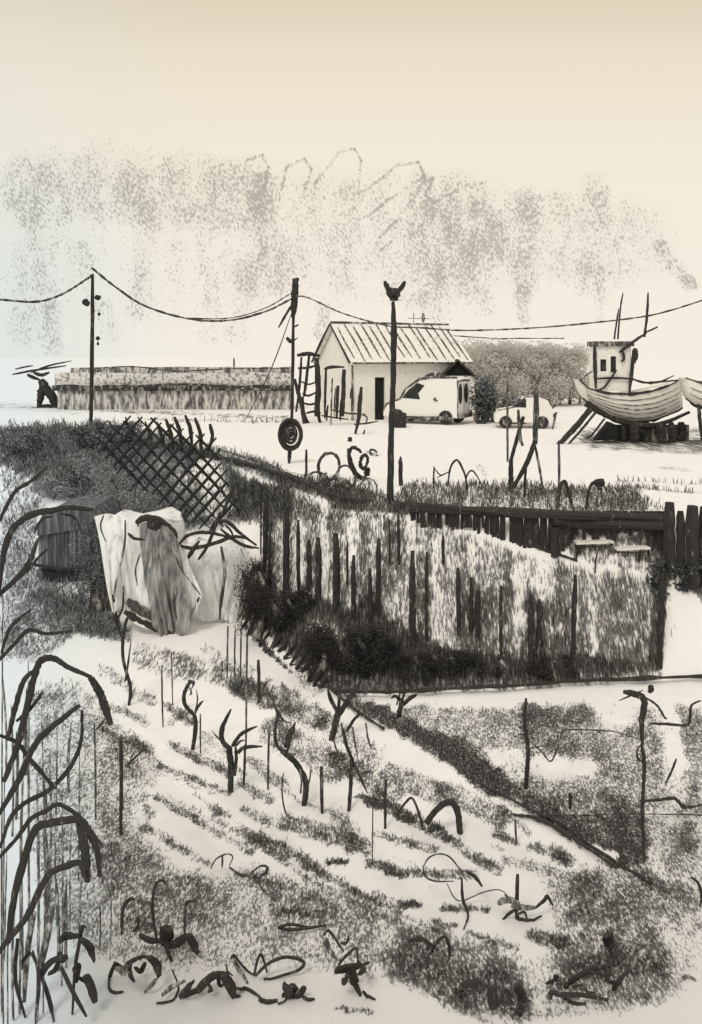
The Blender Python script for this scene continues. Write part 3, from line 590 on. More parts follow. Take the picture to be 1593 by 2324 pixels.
# ------------------------------------------------------------------ vehicles
def wheel(parent, c, ax, r, wdt, mt='rubber'):
    b = B(); a_ = Vector((0,0,1)); s_ = ax.cross(a_).normalized(); n_ = 18
    ring = [(math.cos(2*math.pi*i/n_), math.sin(2*math.pi*i/n_)) for i in range(n_)]
    b.prism([Vector(c)+s_*r*x+a_*r*y for x, y in ring], ax*wdt); w_ = b.build('wheel', M[mt], parent)
    b = B(); b.prism([Vector(c)-ax*.015+s_*r*.5*x+a_*r*.5*y for x, y in ring], ax*(wdt*.3)); b.build('rim', M['rib'], w_)
def van():
    D = 41.6; yaw = math.radians(27); hd = Vector((-math.cos(yaw), math.sin(yaw), 0)); sd_ = Vector((math.sin(yaw), math.cos(yaw), 0))  # heading, away side
    R0 = at(1038, 962, D); R0.z = 0   # near rear corner
    t = thing('panel_van', 'white van with dark windscreen and two dark rear windows beside the cottage', 'van', R0)
    L, Wd = 4.05, 1.85
    prof = [(0,.35),(0,2.15),(.12,2.35),(1.2,2.38),(2.0,2.28),(2.75,1.75),(3.1,1.25),(3.85,.95),(4.05,.7),(4.05,.35)]
    P = lambda s_, z_, o=0: R0+hd*s_+sd_*o+Vector((0,0,z_))
    b = B(); b.prism([P(s_, z_) for s_, z_ in prof][::-1], sd_*Wd); bd = b.build('body', M['van'], t)
    b = B(); b.prism([P(2.0,1.25,-.02),P(2.1,1.55,-.02),P(1.75,1.95,-.02),P(2.15,2.08,-.02),P(2.65,1.7,-.02),P(2.98,1.3,-.02)][::-1], sd_*.04); b.build('side_window', M['glass'], t)
    b = B(); b.box(P(2.35,2.03,Wd/2)+hd*.08+Vector((0,0,.05)), sd_*(Wd/2-.1), hd*.34-Vector((0,0,.25)), Vector((.0,0,.02))); b.build('windscreen', M['glass'], t)
    for o in (.42, 1.3):
        ring = [(math.cos(a_)*.26, math.sin(a_)*.52) for a_ in np.linspace(0, 2*math.pi, 12, endpoint=False)]
        b = B(); b.prism([P(-.02, 1.55+y_, o+x_) for x_, y_ in ring], hd*.05); b.build('rear_window', M['glass'], t)
    b = B(); b.box(P(-.03,1.2,Wd/2), sd_*.015, hd*.015, Vector((0,0,.85))); b.build('door_seam', M['rib'], t)
    B().box(P(-.07,.42,Wd/2), sd_*Wd*.5, hd*.07, Vector((0,0,.09))).build('bumper', M['rib'], t)
    for pts, wd in (([P(0,2.36),P(1.2,2.4),P(2.0,2.3),P(2.78,1.76),P(3.12,1.26),P(3.88,.96),P(4.07,.6)],.06), ([P(.2,.32,-.03),P(1.6,.28,-.03),P(3.2,.3,-.03)],.11), ([P(-.02,.4),P(-.02,1.3),P(-.02,2.2)],.04), ([P(-.02,2.2,.05),P(-.02,2.22,Wd/2),P(-.02,2.2,Wd)],.04)):
        B().tube([Vector(a_).lerp(Vector(b_), q_) for a_, b_ in zip(pts, pts[1:]) for q_ in (0,.5)]+[pts[-1]], wd, 5, 1, .5).build('trim', M['rib'], bd)
    B().tube([P(1.15,1.35,-.04),P(1.25,1.25,-.05),P(1.05,1.2,-.04)],.04,5).build('door_handle', M['glass'], t)
    for s_ in (.62, 3.25):
        for o in (-.04, Wd-.18): wheel(t, P(s_, .36, o), sd_, .36, .22)
van()
def car2():
    D = 39.5; R0 = at(1255, 958, D); R0.z = 0; hd = Vector((-1, .12, 0)).normalized(); sd_ = Vector((.12, 1, 0)).normalized()
    t = thing('small_car', 'small white rounded car, partly behind the tripod of poles', 'car', R0)
    P = lambda s_, z_, o=0: R0+hd*s_+sd_*o+Vector((0,0,z_))
    prof = [(0,.3),(.0,.9),(.25,1.35),(.6,1.5),(1.3,1.48),(1.75,1.0),(2.5,.85),(2.7,.6),(2.7,.3)]
    B().prism([P(*p) for p in prof][::-1], sd_*1.5).build('body', M['van'], t)
    B().prism([P(1.25,1.0,-.02),P(1.25,1.4,-.02),P(1.35,1.42,-.02),P(1.85,1.02,-.02)][::-1], sd_*.03).build('window', M['glass'], t)
    B().prism([P(1.45,1.37,.1),P(1.8,1.01,.1),P(1.8,1.01,1.4),P(1.45,1.37,1.4)], Vector((-.03,0,.03))).build('windscreen', M['rib'], t)
    B().tube([P(0,1.0),P(.22,1.38),P(.6,1.53),P(1.3,1.51),P(1.78,1.02),P(2.55,.87)], .03, 5).build('trim', M['rib'], t)
    for s_ in (.5, 2.2): wheel(t, P(s_,.3,-.03), sd_, .3, .2)
    for s_ in (.5, 2.2): wheel(t, P(s_,.3,1.33), sd_, .3, .2)
car2()
# small gabled store behind the van
p0 = at(1045, 930, 46); t = thing('gabled_store', 'small store with a black gable end peeping over the van roof', 'shed', (p0.x, 46, 0))
G = lambda px, r, D=46: at(px, r, D)
B().prism([Vector((G(1008,900).x,46,0)), Vector((G(1076,900).x,46,0)), G(1076,852), G(1008,852)], Vector((0,2.2,0))).build('wall', M['white'], t)
B().prism([G(1010,853),G(1078,853),G(1066,838),G(1040,822),G(1022,838)], Vector((0,.1,0))).build('gable', M['black'], t)
b = B(); b.prism([G(1006,852,45.8),G(1040,820,45.8),G(1042,817,45.8),G(1004,850,45.8)], Vector((0,2.6,0))); b.prism([G(1082,862,45.8),G(1038,819,45.8),G(1040,815,45.8),G(1086,858,45.8)], Vector((0,2.6,0))); b.build('roof', M['timber_far'], t)
limb(t, 'eave_brush', [(960,862),(985,850),(1010,852)], 45, 12, 'rib'); 
# ------------------------------------------------------------------ boats
def hull(name, label, D, beam, gun, keel, strakes, mt='hull'):
    """gun/keel: silhouette rows against px; sections are round-bilged"""
    gp, kp = np.array(gun, float), np.array(keel, float); x0, x1 = gp[0,0], gp[-1,0]
    base = at((x0+x1)/2, 1000, D); t = thing(name, label, 'boat', (base.x, D, 0)); ns, nr = 28, 14; vs = []; fs = []
    def sect(s_):
        px = x0+(x1-x0)*s_; g_ = np.interp(px, gp[:,0], gp[:,1]); kx = kp[0,0]+(kp[-1,0]-kp[0,0])*s_; kr = np.interp(kx, kp[:,0], kp[:,1])
        return px, g_, kx, kr, beam/2*(math.sin(math.pi*min(1,max(0,.1+.88*s_)))**.6)
    for i in range(ns+1):
        px, g_, kx, kr, hb = sect(i/ns)
        for j in range(nr+1):
            th = math.pi*j/nr; c_, s2 = math.cos(th), math.sin(th)**.75
            a_ = at(px, g_, D); b_ = at(kx, kr, D); p = a_.lerp(b_, s2); vs.append((p.x, D+beam/2-hb*c_*(1 if True else 1), p.z))
    for i in range(ns):
        for j in range(nr): a_ = i*(nr+1)+j; fs.append((a_, a_+nr+1, a_+nr+2, a_+1))
    fs.append(tuple(range(nr+1))); fs.append(tuple(ns*(nr+1)+j for j in range(nr, -1, -1)))
    hl = link('hull', vs, fs, M[mt], t, smooth_=True)
    def line(nm, f, r_, mt2, s0=0, s1=1, par=hl):
        P_ = []
        for i in range(25):
            s_ = s0+(s1-s0)*i/24; px, g_, kx, kr, hb = sect(s_); th = math.asin(min(1, f**(1/.75))) if f < 1 else math.pi/2
            a_ = at(px, g_, D); b_ = at(kx, kr, D); p = a_.lerp(b_, f); P_.append((p.x, D+beam/2-hb*math.cos(th)-.02, p.z))
        B().tube(P_, [r_*random.uniform(.5,1.25)*(.5+math.sin(math.pi*i/24)*.6) for i in range(25)], 6).build(nm, M[mt2], par)
    line('gunwale', 0, .06, 'timber_mid'); line('keel', 1, .085, 'timber_mid')
    for f in strakes: line('strake', f, .02, 'rib', .03, .97)
    vs = []; fs = []
    for i in range(ns+1):
        px, g_, kx, kr, hb = sect(i/ns); p = at(px, g_+5, D)
        vs += [(p.x, D+beam/2-hb*.96, p.z), (p.x, D+beam/2+hb*.96, p.z)]
    for i in range(ns): fs.append((2*i, 2*i+2, 2*i+3, 2*i+1))
    link('deck', vs, fs, M['hull'], t); return t, hl
DB = 33.0
t, hl = hull('fishing_boat', 'white clinker fishing boat with wheelhouse and two masts, propped ashore', DB, 1.9,
    [(1322,862),(1340,882),(1380,893),(1430,895),(1480,888),(1530,874),(1560,862)], [(1338,905),(1365,930),(1410,952),(1455,962),(1500,958),(1560,935),(1570,928)], [.22,.4,.55,.7,.85])
limb(t, 'sheer_band', [(1330,915),(1362,935),(1400,953),(1450,964),(1500,962),(1565,935)], DB+.35, 13, 'timber_mid', taper=(1.3,.5))
limb(t, 'stem_post', [(1558,858),(1562,880),(1570,915),(1600,930)], DB+.85, 7, 'timber_mid')
limb(t, 'transom_edge', [(1345,842),(1322,858),(1318,868),(1326,885)], DB+.6, 4, 'rib')
DW = DB+.55
wh = thing('tmp', None, None, (0,0,0)); bpy.data.objects.remove(wh)
b = B(); x0, x1 = at(1352,0,DW).x, at(1432,0,DW).x; zb, zt = at(0,888,DW).z, at(0,786,DW).z
wall_panel(b, Vector((x0,DW,0)), Vector((x1,DW,0)), zb, zt, .05, [((x1-x0)*.13,(x1-x0)*.30,zb+.80,zb+1.28),((x1-x0)*.42,(x1-x0)*.58,zb+.75,zb+1.4)])
b.box(((x0+.03),DW+.45,(zb+zt)/2),(.03,0,0),(0,.4,0),(0,0,(zt-zb)/2)); b.box((x1-.03,DW+.45,(zb+zt)/2),(.03,0,0),(0,.4,0),(0,0,(zt-zb)/2)); b.box(((x0+x1)/2,DW+.87,(zb+zt)/2),((x1-x0)/2,0,0),(0,.02,0),(0,0,(zt-zb)/2))
whl = b.build('wheelhouse', M['hull'], t)
B().box(((x0+x1)/2,DW+.08,(zb+zt)/2),((x1-x0)/2-.07,0,0),(0,.01,0),(0,0,(zt-zb)/2-.05)).build('window', M['glass'], whl)
B().box(((x0+x1)/2+.0,DW+.4,zt+.1),((x1-x0)/2+.1,0,0),(0,.5,0),(0,0,.10)).build('roof', M['rib'], whl)
for pts, wd, nm in (([(1349,782),(1350,830),(1352,882)],9,'corner_post'), ([(1438,800),(1434,840),(1428,895)],9,'corner_post'), ([(1441,790),(1441,805),(1439,825)],14,'corner_post'), ([(1412,795),(1416,812),(1410,822)],7,'corner_post'),
                    ([(1350,860),(1385,858),(1430,860),(1480,872)],5,'rail'), ([(1345,888),(1370,880),(1392,850),(1400,840)],5,'rail'), ([(1432,858),(1460,868),(1500,866),(1550,862)],5,'rail'), ([(1405,800),(1425,785),(1445,770),(1468,755)],7,'rail'),
                    ([(1480,870),(1500,866),(1530,852)],4,'rail')):
    limb(whl, nm, pts, DW-.1, wd, 'timber_mid')
for pts, wd in (([(1414,664),(1408,700),(1402,770)],4), ([(1404,700),(1398,740),(1394,770)],4), ([(1471,664),(1468,720),(1462,765)],6), ([(1462,755),(1480,748),(1492,742)],4)):
    limb(t, 'mast', pts, DW+.4, wd, 'timber_mid', flat=1, taper=(.5,1))
for i, (pts, wd) in enumerate(((([(1340,928),(1305,970),(1262,1015)]),14), ([(1352,935),(1320,975),(1290,1008)],6), ([(1372,950),(1345,985),(1330,995)],5))):
    limb(t, 'prop', pts, DB-.3, wd, 'timber_mid', taper=(1,.7))
b = B(); b.prism([at(1352,1000,DB),at(1402,998,DB),at(1400,965,DB),at(1385,958,DB)], (0,.5,0)); b.build('cradle_wedge', M['black'], t)
for x_ in (1418,1440,1470,1496,1522,1545): limb(t, 'cradle_post', [(x_,958),(x_+random.uniform(-4,4),985),(x_,1018)], DB+.4+random.uniform(-.3,.5), random.uniform(10,22), 'timber_mid', flat=1)
B().box(at(1478,985,DB+1.1),(1.5,0,0),(0,.1,0),(0,0,.38)).build('cradle_board', M['rib'], t)
t, hl = hull('rowing_boat', 'bow of a smaller white boat cut off at the right edge', 31.5, 1.4,
    [(1564,858),(1590,868),(1640,874),(1700,870),(1740,860)], [(1572,905),(1595,922),(1640,930),(1700,928),(1735,915)], [.4,.7])
for x_ in (1585,1640,1710): limb(t, 'prop', [(x_,915),(x_+4,960),(x_+8,1000)], 32, 9, 'timber_mid', flat=1)
# ------------------------------------------------------------------ things on the quay
t = thing('round_sign', 'round dark disc sign on a short post near the quay edge', 'sign', g1(657, 1052)); ys_ = t.location.y
limb(t, 'post', [(658,1010),(657,1030),(656,1053)], ys_, 9, 'timber_mid', flat=1)
c_ = at(659, 986, ys_); ring = [Vector((c_.x+math.cos(a_)*25*ys_/F, ys_-.02, c_.z+math.sin(a_)*34*ys_/F)) for a_ in np.linspace(0,2*math.pi,28,endpoint=False)]
ds = B().prism(ring, (0,.04,0)).build('disc', M['timber_mid'], t)
B().tube([p+Vector((0,-.03,0)) for p in ring]+[ring[0]+Vector((0,-.03,0))], .055, 6).build('rim', M['timber_mid'], ds)
for rr_, a0_, a1_, m_ in ((17, -2.2, .9, 'hull'), (11, 0, 5.2, 'rib'), (6, 1, 6, 'rib')):
    B().tube([Vector((c_.x+math.cos(a_)*rr_*ys_/F+.02, ys_-.05, c_.z+math.sin(a_)*rr_*1.4*ys_/F)) for a_ in np.linspace(a0_,a1_,14)], [.012+.02*math.sin(math.pi*q_/13) for q_ in range(14)], 6).build('painted_arc', M[m_], ds)
post_thing('edge_post', 'thin dark stick standing by the coiled ropes', 'post', 695, 1020, 1098, 6, mt='timber_mid')
post_thing('edge_post', 'stout tapered peg right of the lamp post', 'post', 909, 1036, 1102, 10, mt='timber_mid', taper=(.9,.35))
def ringthing(name, label, cat, loops, base, wd=5, mt='rib', group=None, stems=()):
    p = g1(*base); t = thing(name, label, cat, p, group)
    for (cx, cy, rx, ry, rot, a0, a1) in loops:
        pts = [(cx+rx*math.cos(a_)*math.cos(rot)-ry*math.sin(a_)*math.sin(rot), cy+rx*math.cos(a_)*math.sin(rot)+ry*math.sin(a_)*math.cos(rot)) for a_ in np.linspace(math.radians(a0), math.radians(a1), 18)]
        b = B(); stroke(b, pts, p.y+random.uniform(-.15,.15), wd*random.uniform(.8,1.3), k=2, flat=1, taper=(.8,.8), jit=.3); b.build('loop', M[mt], t)
    for pts, w_ in stems: limb(t, 'stem', pts, p.y, w_, mt, seat=True)
    return t
ringthing('rope_coil', 'large upright loop of old rope nearest the thin stick', 'rope', [(746,1058,24,30,.2,0,360),(722,1092,26,20,.3,150,400),(748,1086,14,26,.5,-60,200)], (738,1106), 6)
ringthing('rope_coil', 'smaller tangled rope loop in the middle of the quay tangle', 'rope', [(786,1082,20,26,-.3,0,330),(770,1100,26,14,.2,170,380)], (782,1112), 6)
ringthing('rope_coil', 'faint low rope ring at the quay edge left of the lamp post', 'rope', [(836,1112,20,26,0,0,360)], (836,1134), 4)
ringthing('leafy_weed', 'tall leafy weed with a curled leaf behind the rope loops', 'plant', [(812,1050,18,36,-.35,60,330),(826,1048,8,16,.2,0,360)], (812,1090), 7, 'timber_mid', stems=[([(790,1018),(794,1040),(806,1070),(826,1086)],9),([(828,1076),(834,1066),(836,1080)],12)])
ringthing('rope_coil', 'tiny rope squiggle on the pale quay above the weed', 'rope', [(848,1028,10,6,.6,0,300)], (848,1034), 5)
t = thing('wire_hoops', 'two thin bent hoops with a crossed stick in the quay grass', 'hoop', g1(1020, 1120)); yh_ = t.location.y
for pts, wd in (([(985,1058),(984,1085),(983,1108)],4), ([(985,1062),(1000,1078),(1020,1070)],3), ([(992,1084),(1012,1074),(1024,1068)],3)): limb(t, 'stick', pts, yh_, wd, 'timber_mid')
for pts, wd in (([(1016,1105),(1022,1062),(1036,1044),(1048,1060),(1058,1090),(1062,1130)],5), ([(1060,1130),(1058,1085),(1070,1068),(1082,1080),(1098,1108)],4)): limb(t, 'hoop', pts, yh_, wd, 'timber_mid')
def hoop(label, pts, wd, base, mt='timber_mid', extra=(), name='wire_hoop'):
    p = g1(*base); b = B(); stroke(b, pts, p.y, wd, flat=1, taper=(.9,.9)); 
    for e, w_ in extra: stroke(b, e, p.y, w_, flat=1)
    tag(b.build(name, M[mt], loc=p), label, 'hoop', 'bent hoops')
hoop('bent hoop in the grass right of the pole tripod', [(1264,1158),(1268,1120),(1276,1096),(1284,1096),(1294,1130),(1300,1156)], 8, (1282,1156))
hoop('narrow bent hoop next to the bucket on a stick', [(1330,1156),(1334,1125),(1342,1100),(1352,1095),(1360,1112)], 7, (1338,1156))
t = thing('bucket_stick', 'dark bucket upturned on a stick in the quay grass', 'bucket', g1(1368, 1130)); yb = t.location.y
limb(t, 'bucket', [(1360,1088),(1362,1104)], yb, 24, 'timber_mid', flat=1, taper=(1,.7)); limb(t, 'stick', [(1364,1105),(1366,1132)], yb, 5, 'rib', flat=1)
t = thing('pole_tripod', 'tall tripod of leaning poles lashed to a pale upright', 'frame', g1(1192, 1128)); yt = t.location.y
for pts, wd, mt in (([(1218,888),(1216,950),(1214,1008)],13,'stalk'), ([(1214,1000),(1196,1050),(1164,1108)],11,'timber_mid'), ([(1188,945),(1176,985),(1158,1050)],9,'timber_mid'), ([(1196,1040),(1192,1080),(1190,1135)],6,'timber_mid'),
                    ([(1214,1010),(1222,1050),(1232,1110)],6,'stalk'), ([(1176,930),(1180,990),(1186,1012)],8,'rib')):
    limb(t, 'pole', pts, yt+random.uniform(-.25,.25), wd, mt, flat=1, taper=(.8,.8))
post_thing('thin_pole', 'tall faint pole left of the tripod, reaching over the trees', 'pole', 1152, 850, 1048, 5, mt='stalk')
t = post_thing('thin_pole', 'short double stake at the foot of the tripod', 'pole', 1160, 1042, 1112, 11, mt='timber_mid')
post_thing('thin_pole', 'thin pale pole standing right of the tripod', 'pole', 1268, 1000, 1150, 6, mt='stalk')
t = thing('oar_stack', 'short dark oars leaning left of the fishing boat', 'oars', g1(1254, 962))
for pts, wd in (([(1232,950),(1250,946),(1266,936)],7), ([(1250,930),(1268,912),(1284,900)],5), ([(1262,935),(1258,955),(1254,975)],6)): limb(t, 'oar', pts, t.location.y, wd, 'rib', seat=True)
for x_, r_, lb in ((906,958,'dark oil drum hidden behind the lamp post'), (1092,950,'round dark tyre leaning behind the van')):
    p = g1(x_, r_+12); b = B()
    if x_ == 906: b.tube([p, p+Vector((0,0,.25)), p+Vector((0,0,.55)), p+Vector((0,0,.7))], [.32,.36,.36,.30], 12); tag(b.build('oil_drum', M['timber_far'], loc=p), lb, 'drum')
    else:
        c_ = p+Vector((0,0,.36)); b.tube([c_+Vector((math.cos(a_)*.28, .05, math.sin(a_)*.28)) for a_ in np.linspace(0,2*math.pi,20)], .12, 8); tag(b.build('old_tyre', M['rubber'], loc=p), lb, 'tyre')
# ------------------------------------------------------------------ soft grey trees behind the yard
def nl_small(sz): return sz > .04
def leaf_mass(name, label, cat, px0, px1, rtop, D, depth, n_leaf, size, matname, trunk='timber_far', tone=.5, zb=0.0, group=None):
    r = np.random.default_rng(n_leaf); x0, x1 = at(px0,0,D).x, at(px1,0,D).x; zt = at(0,rtop,D).z
    t = thing(name, label, cat, ((x0+x1)/2, D+depth/2, zb), group)
    nn = n_leaf; cl = 26 if nl_small(size) else 60; cc = np.stack([r.uniform(x0,x1,cl), D+r.uniform(0,depth,cl), zb+(zt-zb)*r.uniform(.2,.86,cl)], -1); cr = r.uniform(.14,.30,cl)*(zt-zb)*(1.0 if cl < 40 else .8)
    w_ = r.integers(0, cl, nn); dv = r.normal(0,1,(nn,3)); dv /= np.linalg.norm(dv,axis=1)[:,None]; P_ = cc[w_]+dv*(cr[w_]*r.random(nn)**.45)[:,None]*np.array([1.3,1,1])
    P_[:,2] = np.clip(P_[:,2], zb+.03, zt+.1)
    a_ = r.normal(0,1,(nn,3)); a_ /= np.linalg.norm(a_,axis=1)[:,None]; b_ = np.cross(a_, r.normal(0,1,(nn,3))); b_ /= np.linalg.norm(b_,axis=1)[:,None]
    s_ = (size*r.uniform(.4,1.2,nn))[:,None]; V_ = np.stack([P_-a_*s_, P_+b_*s_*.5, P_+a_*s_, P_-b_*s_*.5], 1).reshape(-1,3)
    o = link('crown', V_, [tuple(range(4*i,4*i+4)) for i in range(nn)], M[matname], t)
    at2 = o.data.attributes.new('tone','FLOAT','POINT'); at2.data.foreach_set('value', np.repeat(np.clip(tone+r.normal(0,.12,cl)[w_]+r.normal(0,.12,nn),0,1),4).astype(np.float32))
    for i in range(4):
        x = x0+(x1-x0)*(i+.5)/4; B().tube([(x,D+depth/2,zb-.05),(x+.1,D+depth/2,zb+(zt-zb)*.4),(x-.1,D+depth/2,zb+(zt-zb)*.75)],[.12,.09,.04],6).build('trunk', M['rib'], t)
    return t
leaf_mass('tree_clump', 'soft grey clump of trees directly right of the cottage roof', 'trees', 1070, 1170, 772, 56, 4, 20000, .10, 'farleaf', tone=.45)
leaf_mass('tree_clump', 'soft grey clump of trees in the middle between van and boat', 'trees', 1160, 1265, 776, 57, 4, 20000, .10, 'farleaf', tone=.55)
leaf_mass('tree_clump', 'soft grey clump of trees touching the wheelhouse', 'trees', 1250, 1345, 782, 58, 4, 20000, .10, 'farleaf', tone=.5)
leaf_mass('dark_bush', 'dark bush between the van and the small white car', 'bush', 1082, 1130, 860, 43, 1.5, 1800, .12, 'hedge', tone=.35)
leaf_mass('dark_bush', 'low dark bush behind the small white car', 'bush', 1150, 1200, 892, 42, 1.2, 1200, .12, 'hedge', tone=.5)
# ------------------------------------------------------------------ left: shed, lattice, ribs, canvas stacks
DS = 23.6
def gbase(px, D): x = (px-CX)*D/F; return Vector((x, D, float(gz(x, D))))
p0 = gbase(148, DS); t = thing('garden_shed', 'dark curved-roof shed of grey boards among the reeds', 'shed', p0)
xl, xr = at(88,0,DS).x, at(212,0,DS).x; zt = at(0,1190,DS).z; zb = p0.z-.3
n_ = 14
for i in range(n_):
    x = xl+(xr-xl)*(i+.5)/n_; bul = .12*math.sin(math.pi*(i+.5)/n_)
    B().box((x, DS-bul, (zb+zt)/2+bul*.3), ((xr-xl)/n_/2-.006,0,0), (0,.03,0), (0,0,(zt-zb)/2)).build('board', M['shed'], t)
B().box(((xl+xr)/2, DS+1.0, (zb+zt)/2), ((xr-xl)/2-.03,0,0), (0,.85,0), (0,0,(zt-zb)/2-.02)).build('wall', M['shed'], t)
rows_ = [(84,1196),(96,1166),(150,1152),(206,1156),(220,1180)]
b = B(); b.prism([at(p[0],p[1],DS-.2) for p in rows_]+[at(218,1196,DS-.2),at(84,1216,DS-.2)], (0,2.3,0)); b.build('roof', M['shed'], t)
for pts, wd in (([(84,1282),(140,1292),(212,1290)],8), ([(212,1180),(216,1240),(212,1300)],9)): limb(t, 'frame', pts, DS-.3, wd, 'sheddark')
b = B(); b.prism([at(90,1292,DS-.25),at(205,1288,DS-.25),at(196,1318,DS-.25),at(150,1326,DS-.25),at(110,1320,DS-.25)], (0,.35,0)); b.build('trough', M['sheddark'], t)
# lattice panel
DL = 24.2; pL = gbase(440, DL)
t = thing('lattice_panel', 'leaning diamond lattice of thin slats behind the canvas stacks', 'trellis', pL)
Pg = [(215,1010),(240,962),(330,948),(480,1000),(536,1150),(500,1200),(420,1180),(360,1130),(280,1075)]
def clip_line(c, sl):
    """y = sl*x + c inside the outline"""
    xs_ = []
    for (x0, y0), (x1, y1) in zip(Pg, Pg[1:]+Pg[:1]):
        f0 = y0-sl*x0-c; f1 = y1-sl*x1-c
        if f0*f1 < 0: tt = f0/(f0-f1); xs_.append(x0+tt*(x1-x0))
    return sorted(xs_)
for sl, cs in ((-1.15, range(1180, 1780, 34)), (1.05, range(480, 900, 36))):
    for c_ in cs:
        c_ += random.uniform(-6, 6); X_ = clip_line(c_, sl)
        if len(X_) >= 2 and X_[-1]-X_[0] > 12:
            xa, xb = X_[0]-random.uniform(0,10), X_[-1]+random.uniform(0,10); xm = (xa+xb)/2
            limb(t, 'slat', [(xa, sl*xa+c_), (xm, sl*xm+c_+random.uniform(-3,3)), (xb, sl*xb+c_)], DL+(.0 if sl < 0 else .06), random.uniform(5.5,9), 'lattice', k=3)
for x_, r0_, r1_ in ((372,962,1010),(392,955,1020),(412,950,1022),(436,946,1030),(458,952,1036),(480,962,1030),(300,950,990),(345,960,1000)):
    limb(t, 'rib', [(x_-16,r0_-4),(x_-4,r0_+30),(x_,r1_)] if x_ < 470 else [(x_-4,r0_),(x_+2,r0_+30),(x_-10,r1_)], DL+.5, 9 if x_ > 360 else 5, 'timber_mid')
# quay edge rail
def ground_line(name, label, cat, pts, wd, mt, lift=.06, jit=.3, kind=None):
    sp = spline(pts, 6); P_ = [g1(p[0], p[1])+Vector((0,0,lift)) for p in sp]
    return tag(B().tube(P_, [wd*p.y/F/2*random.uniform(.6,1.2) for p in P_], 6, 1, jit).build(name, M[mt]), label, cat, kind=kind)
ground_line('edge_beam', 'long rough timber along the quay edge from lattice to lamp post', 'beam', [(232,992),(330,1010),(430,1030),(520,1050),(600,1072),(680,1100),(760,1134),(830,1150)], 13, 'timber_mid', .1)
ground_line('edge_rope', 'thin pale-edged rope lying just behind the quay edge timber', 'rope', [(512,1026),(580,1048),(640,1072),(700,1094)], 4, 'rib', .04)
# canvas
def canvas(label, D, cols, mt, foldk, band=None, flat=.55):
    """cols: (row, left px, right px) silhouette of a heaped cloth"""
    rows_ = spline(cols, 9); nth = 168; vs = []; fs = []; base = gbase((cols[-1][1]+cols[-1][2])/2, D)
    t = thing('canvas_heap', label, 'canvas heap', base)
    for i, (r_, l_, rr_) in enumerate(rows_):
        cx_, hw = (l_+rr_)/2, (rr_-l_)/2; q_ = i/(len(rows_)-1); hw *= 1+.02*math.sin(q_*17)+.02*math.sin(q_*31)
        for j in range(nth):
            th = 2*math.pi*j/nth; fold = 1+(.12*abs(math.sin(foldk*.5*th+1.5*q_))**.7-.07)*(.25+q_)+.035*math.sin(3*th+5*q_)+.03*abs(math.sin(11*th+7*q_*q_))+.03*math.sin((foldk*2+1)*th-2*q_)
            c0, s0 = math.cos(th), math.sin(th); p = at(cx_+hw*c0*fold, r_+(22*abs(math.sin(2.5*th))-10)*q_**3+(9*math.sin(3*th+1))*(1-q_)**2, D); vs.append((p.x, D+1.0-hw*D/F*flat*1.6*s0*fold, p.z))
    nr = len(rows_)
    for i in range(nr-1):
        for j in range(nth): a_ = i*nth+j; b_ = i*nth+(j+1)%nth; fs.append((a_, a_+nth, b_+nth, b_))
    fs.append(tuple(range(nth)))
    o = link('sheet', vs, fs, [M[mt], M['clothdark']], t, smooth_=True)
    if band:
        for p_ in o.data.polygons:
            if len(p_.vertices) > 4: p_.material_index = 1; continue
            j = p_.index % nth; i = p_.index//nth; th = j/nth*360
            a0, a1 = band(i/(nr-1))
            if a0 < th < a1: p_.material_index = 1
    return t
DC = 19.4
def sheet(parent, name, top, bot, D0_, D1_, mt, npleat, amp, nu=60, nv=34, seed=0, belly=0.0):
    """a hanging cloth between an upper and a lower hem, each a bent line of (px,row); creases run down it"""
    tp, bt = np.array(spline(top, 8)), np.array(spline(bot, 8)); r = np.random.default_rng(seed); vs = []; fs = []
    kn = np.sort(r.random(npleat)); wv = r.uniform(-1, 1, npleat)
    def lerpc(c, u_): q_ = u_*(len(c)-1); i_ = min(int(q_), len(c)-2); return c[i_]+(c[i_+1]-c[i_])*(q_-i_)
    for back in (0, 1):
        for i in range(nu+1):
            u_ = i/nu; a_, b_ = lerpc(tp, u_)[:2], lerpc(bt, u_)[:2]
            for j in range(nv+1):
                v_ = j/nv; px, row = a_+(b_-a_)*v_
                d_ = sum(w_*max(0, 1-abs(u_-(k_+.10*math.sin(3*v_+k_*9)))/.055)**1.0 for k_, w_ in zip(kn, wv))*amp*(.25+.75*v_)
                d_ += amp*.5*math.sin(9*u_+4*v_)*v_; px += 3*math.sin(7*v_+seed)*(u_-.5)
                D = D0_+(D1_-D0_)*v_+d_-belly*math.sin(math.pi*u_)*math.sin(math.pi*min(1, v_+.15))+.025*back
                vs.append(tuple(at(px, row, D)))
    m_ = (nu+1)*(nv+1)
    for i in range(nu):
        for j in range(nv):
            a_ = i*(nv+1)+j; q_ = (a_, a_+1, a_+nv+2, a_+nv+1); fs.append(q_); fs.append(tuple(m_+x for x in q_[::-1]))
    for i in range(nu):
        for j in (0, nv): a_ = i*(nv+1)+j; fs.append((a_, a_+nv+1, m_+a_+nv+1, m_+a_))
    for j in range(nv):
        for i in (0, nu): a_ = i*(nv+1)+j; fs.append((a_, a_+1, m_+a_+1, m_+a_))
    return link(name, vs, fs, M[mt], parent, smooth_=False)
t = canvas('tall heap under loose white canvas sheets with a grey cloth hanging down its middle', DC+.45, [(1185,250,385),(1200,238,392),(1260,240,405),(1330,252,415),(1400,285,425),(1432,320,400)], 'cloth', 5)
t.children[0].name = 'heap'
sheet(t, 'sheet', [(214,1172),(250,1166),(300,1182),(352,1204)], [(256,1398),(272,1380),(300,1412),(352,1436)], DC+.35, DC-.35, 'cloth', 9, .16, seed=3, belly=.25)
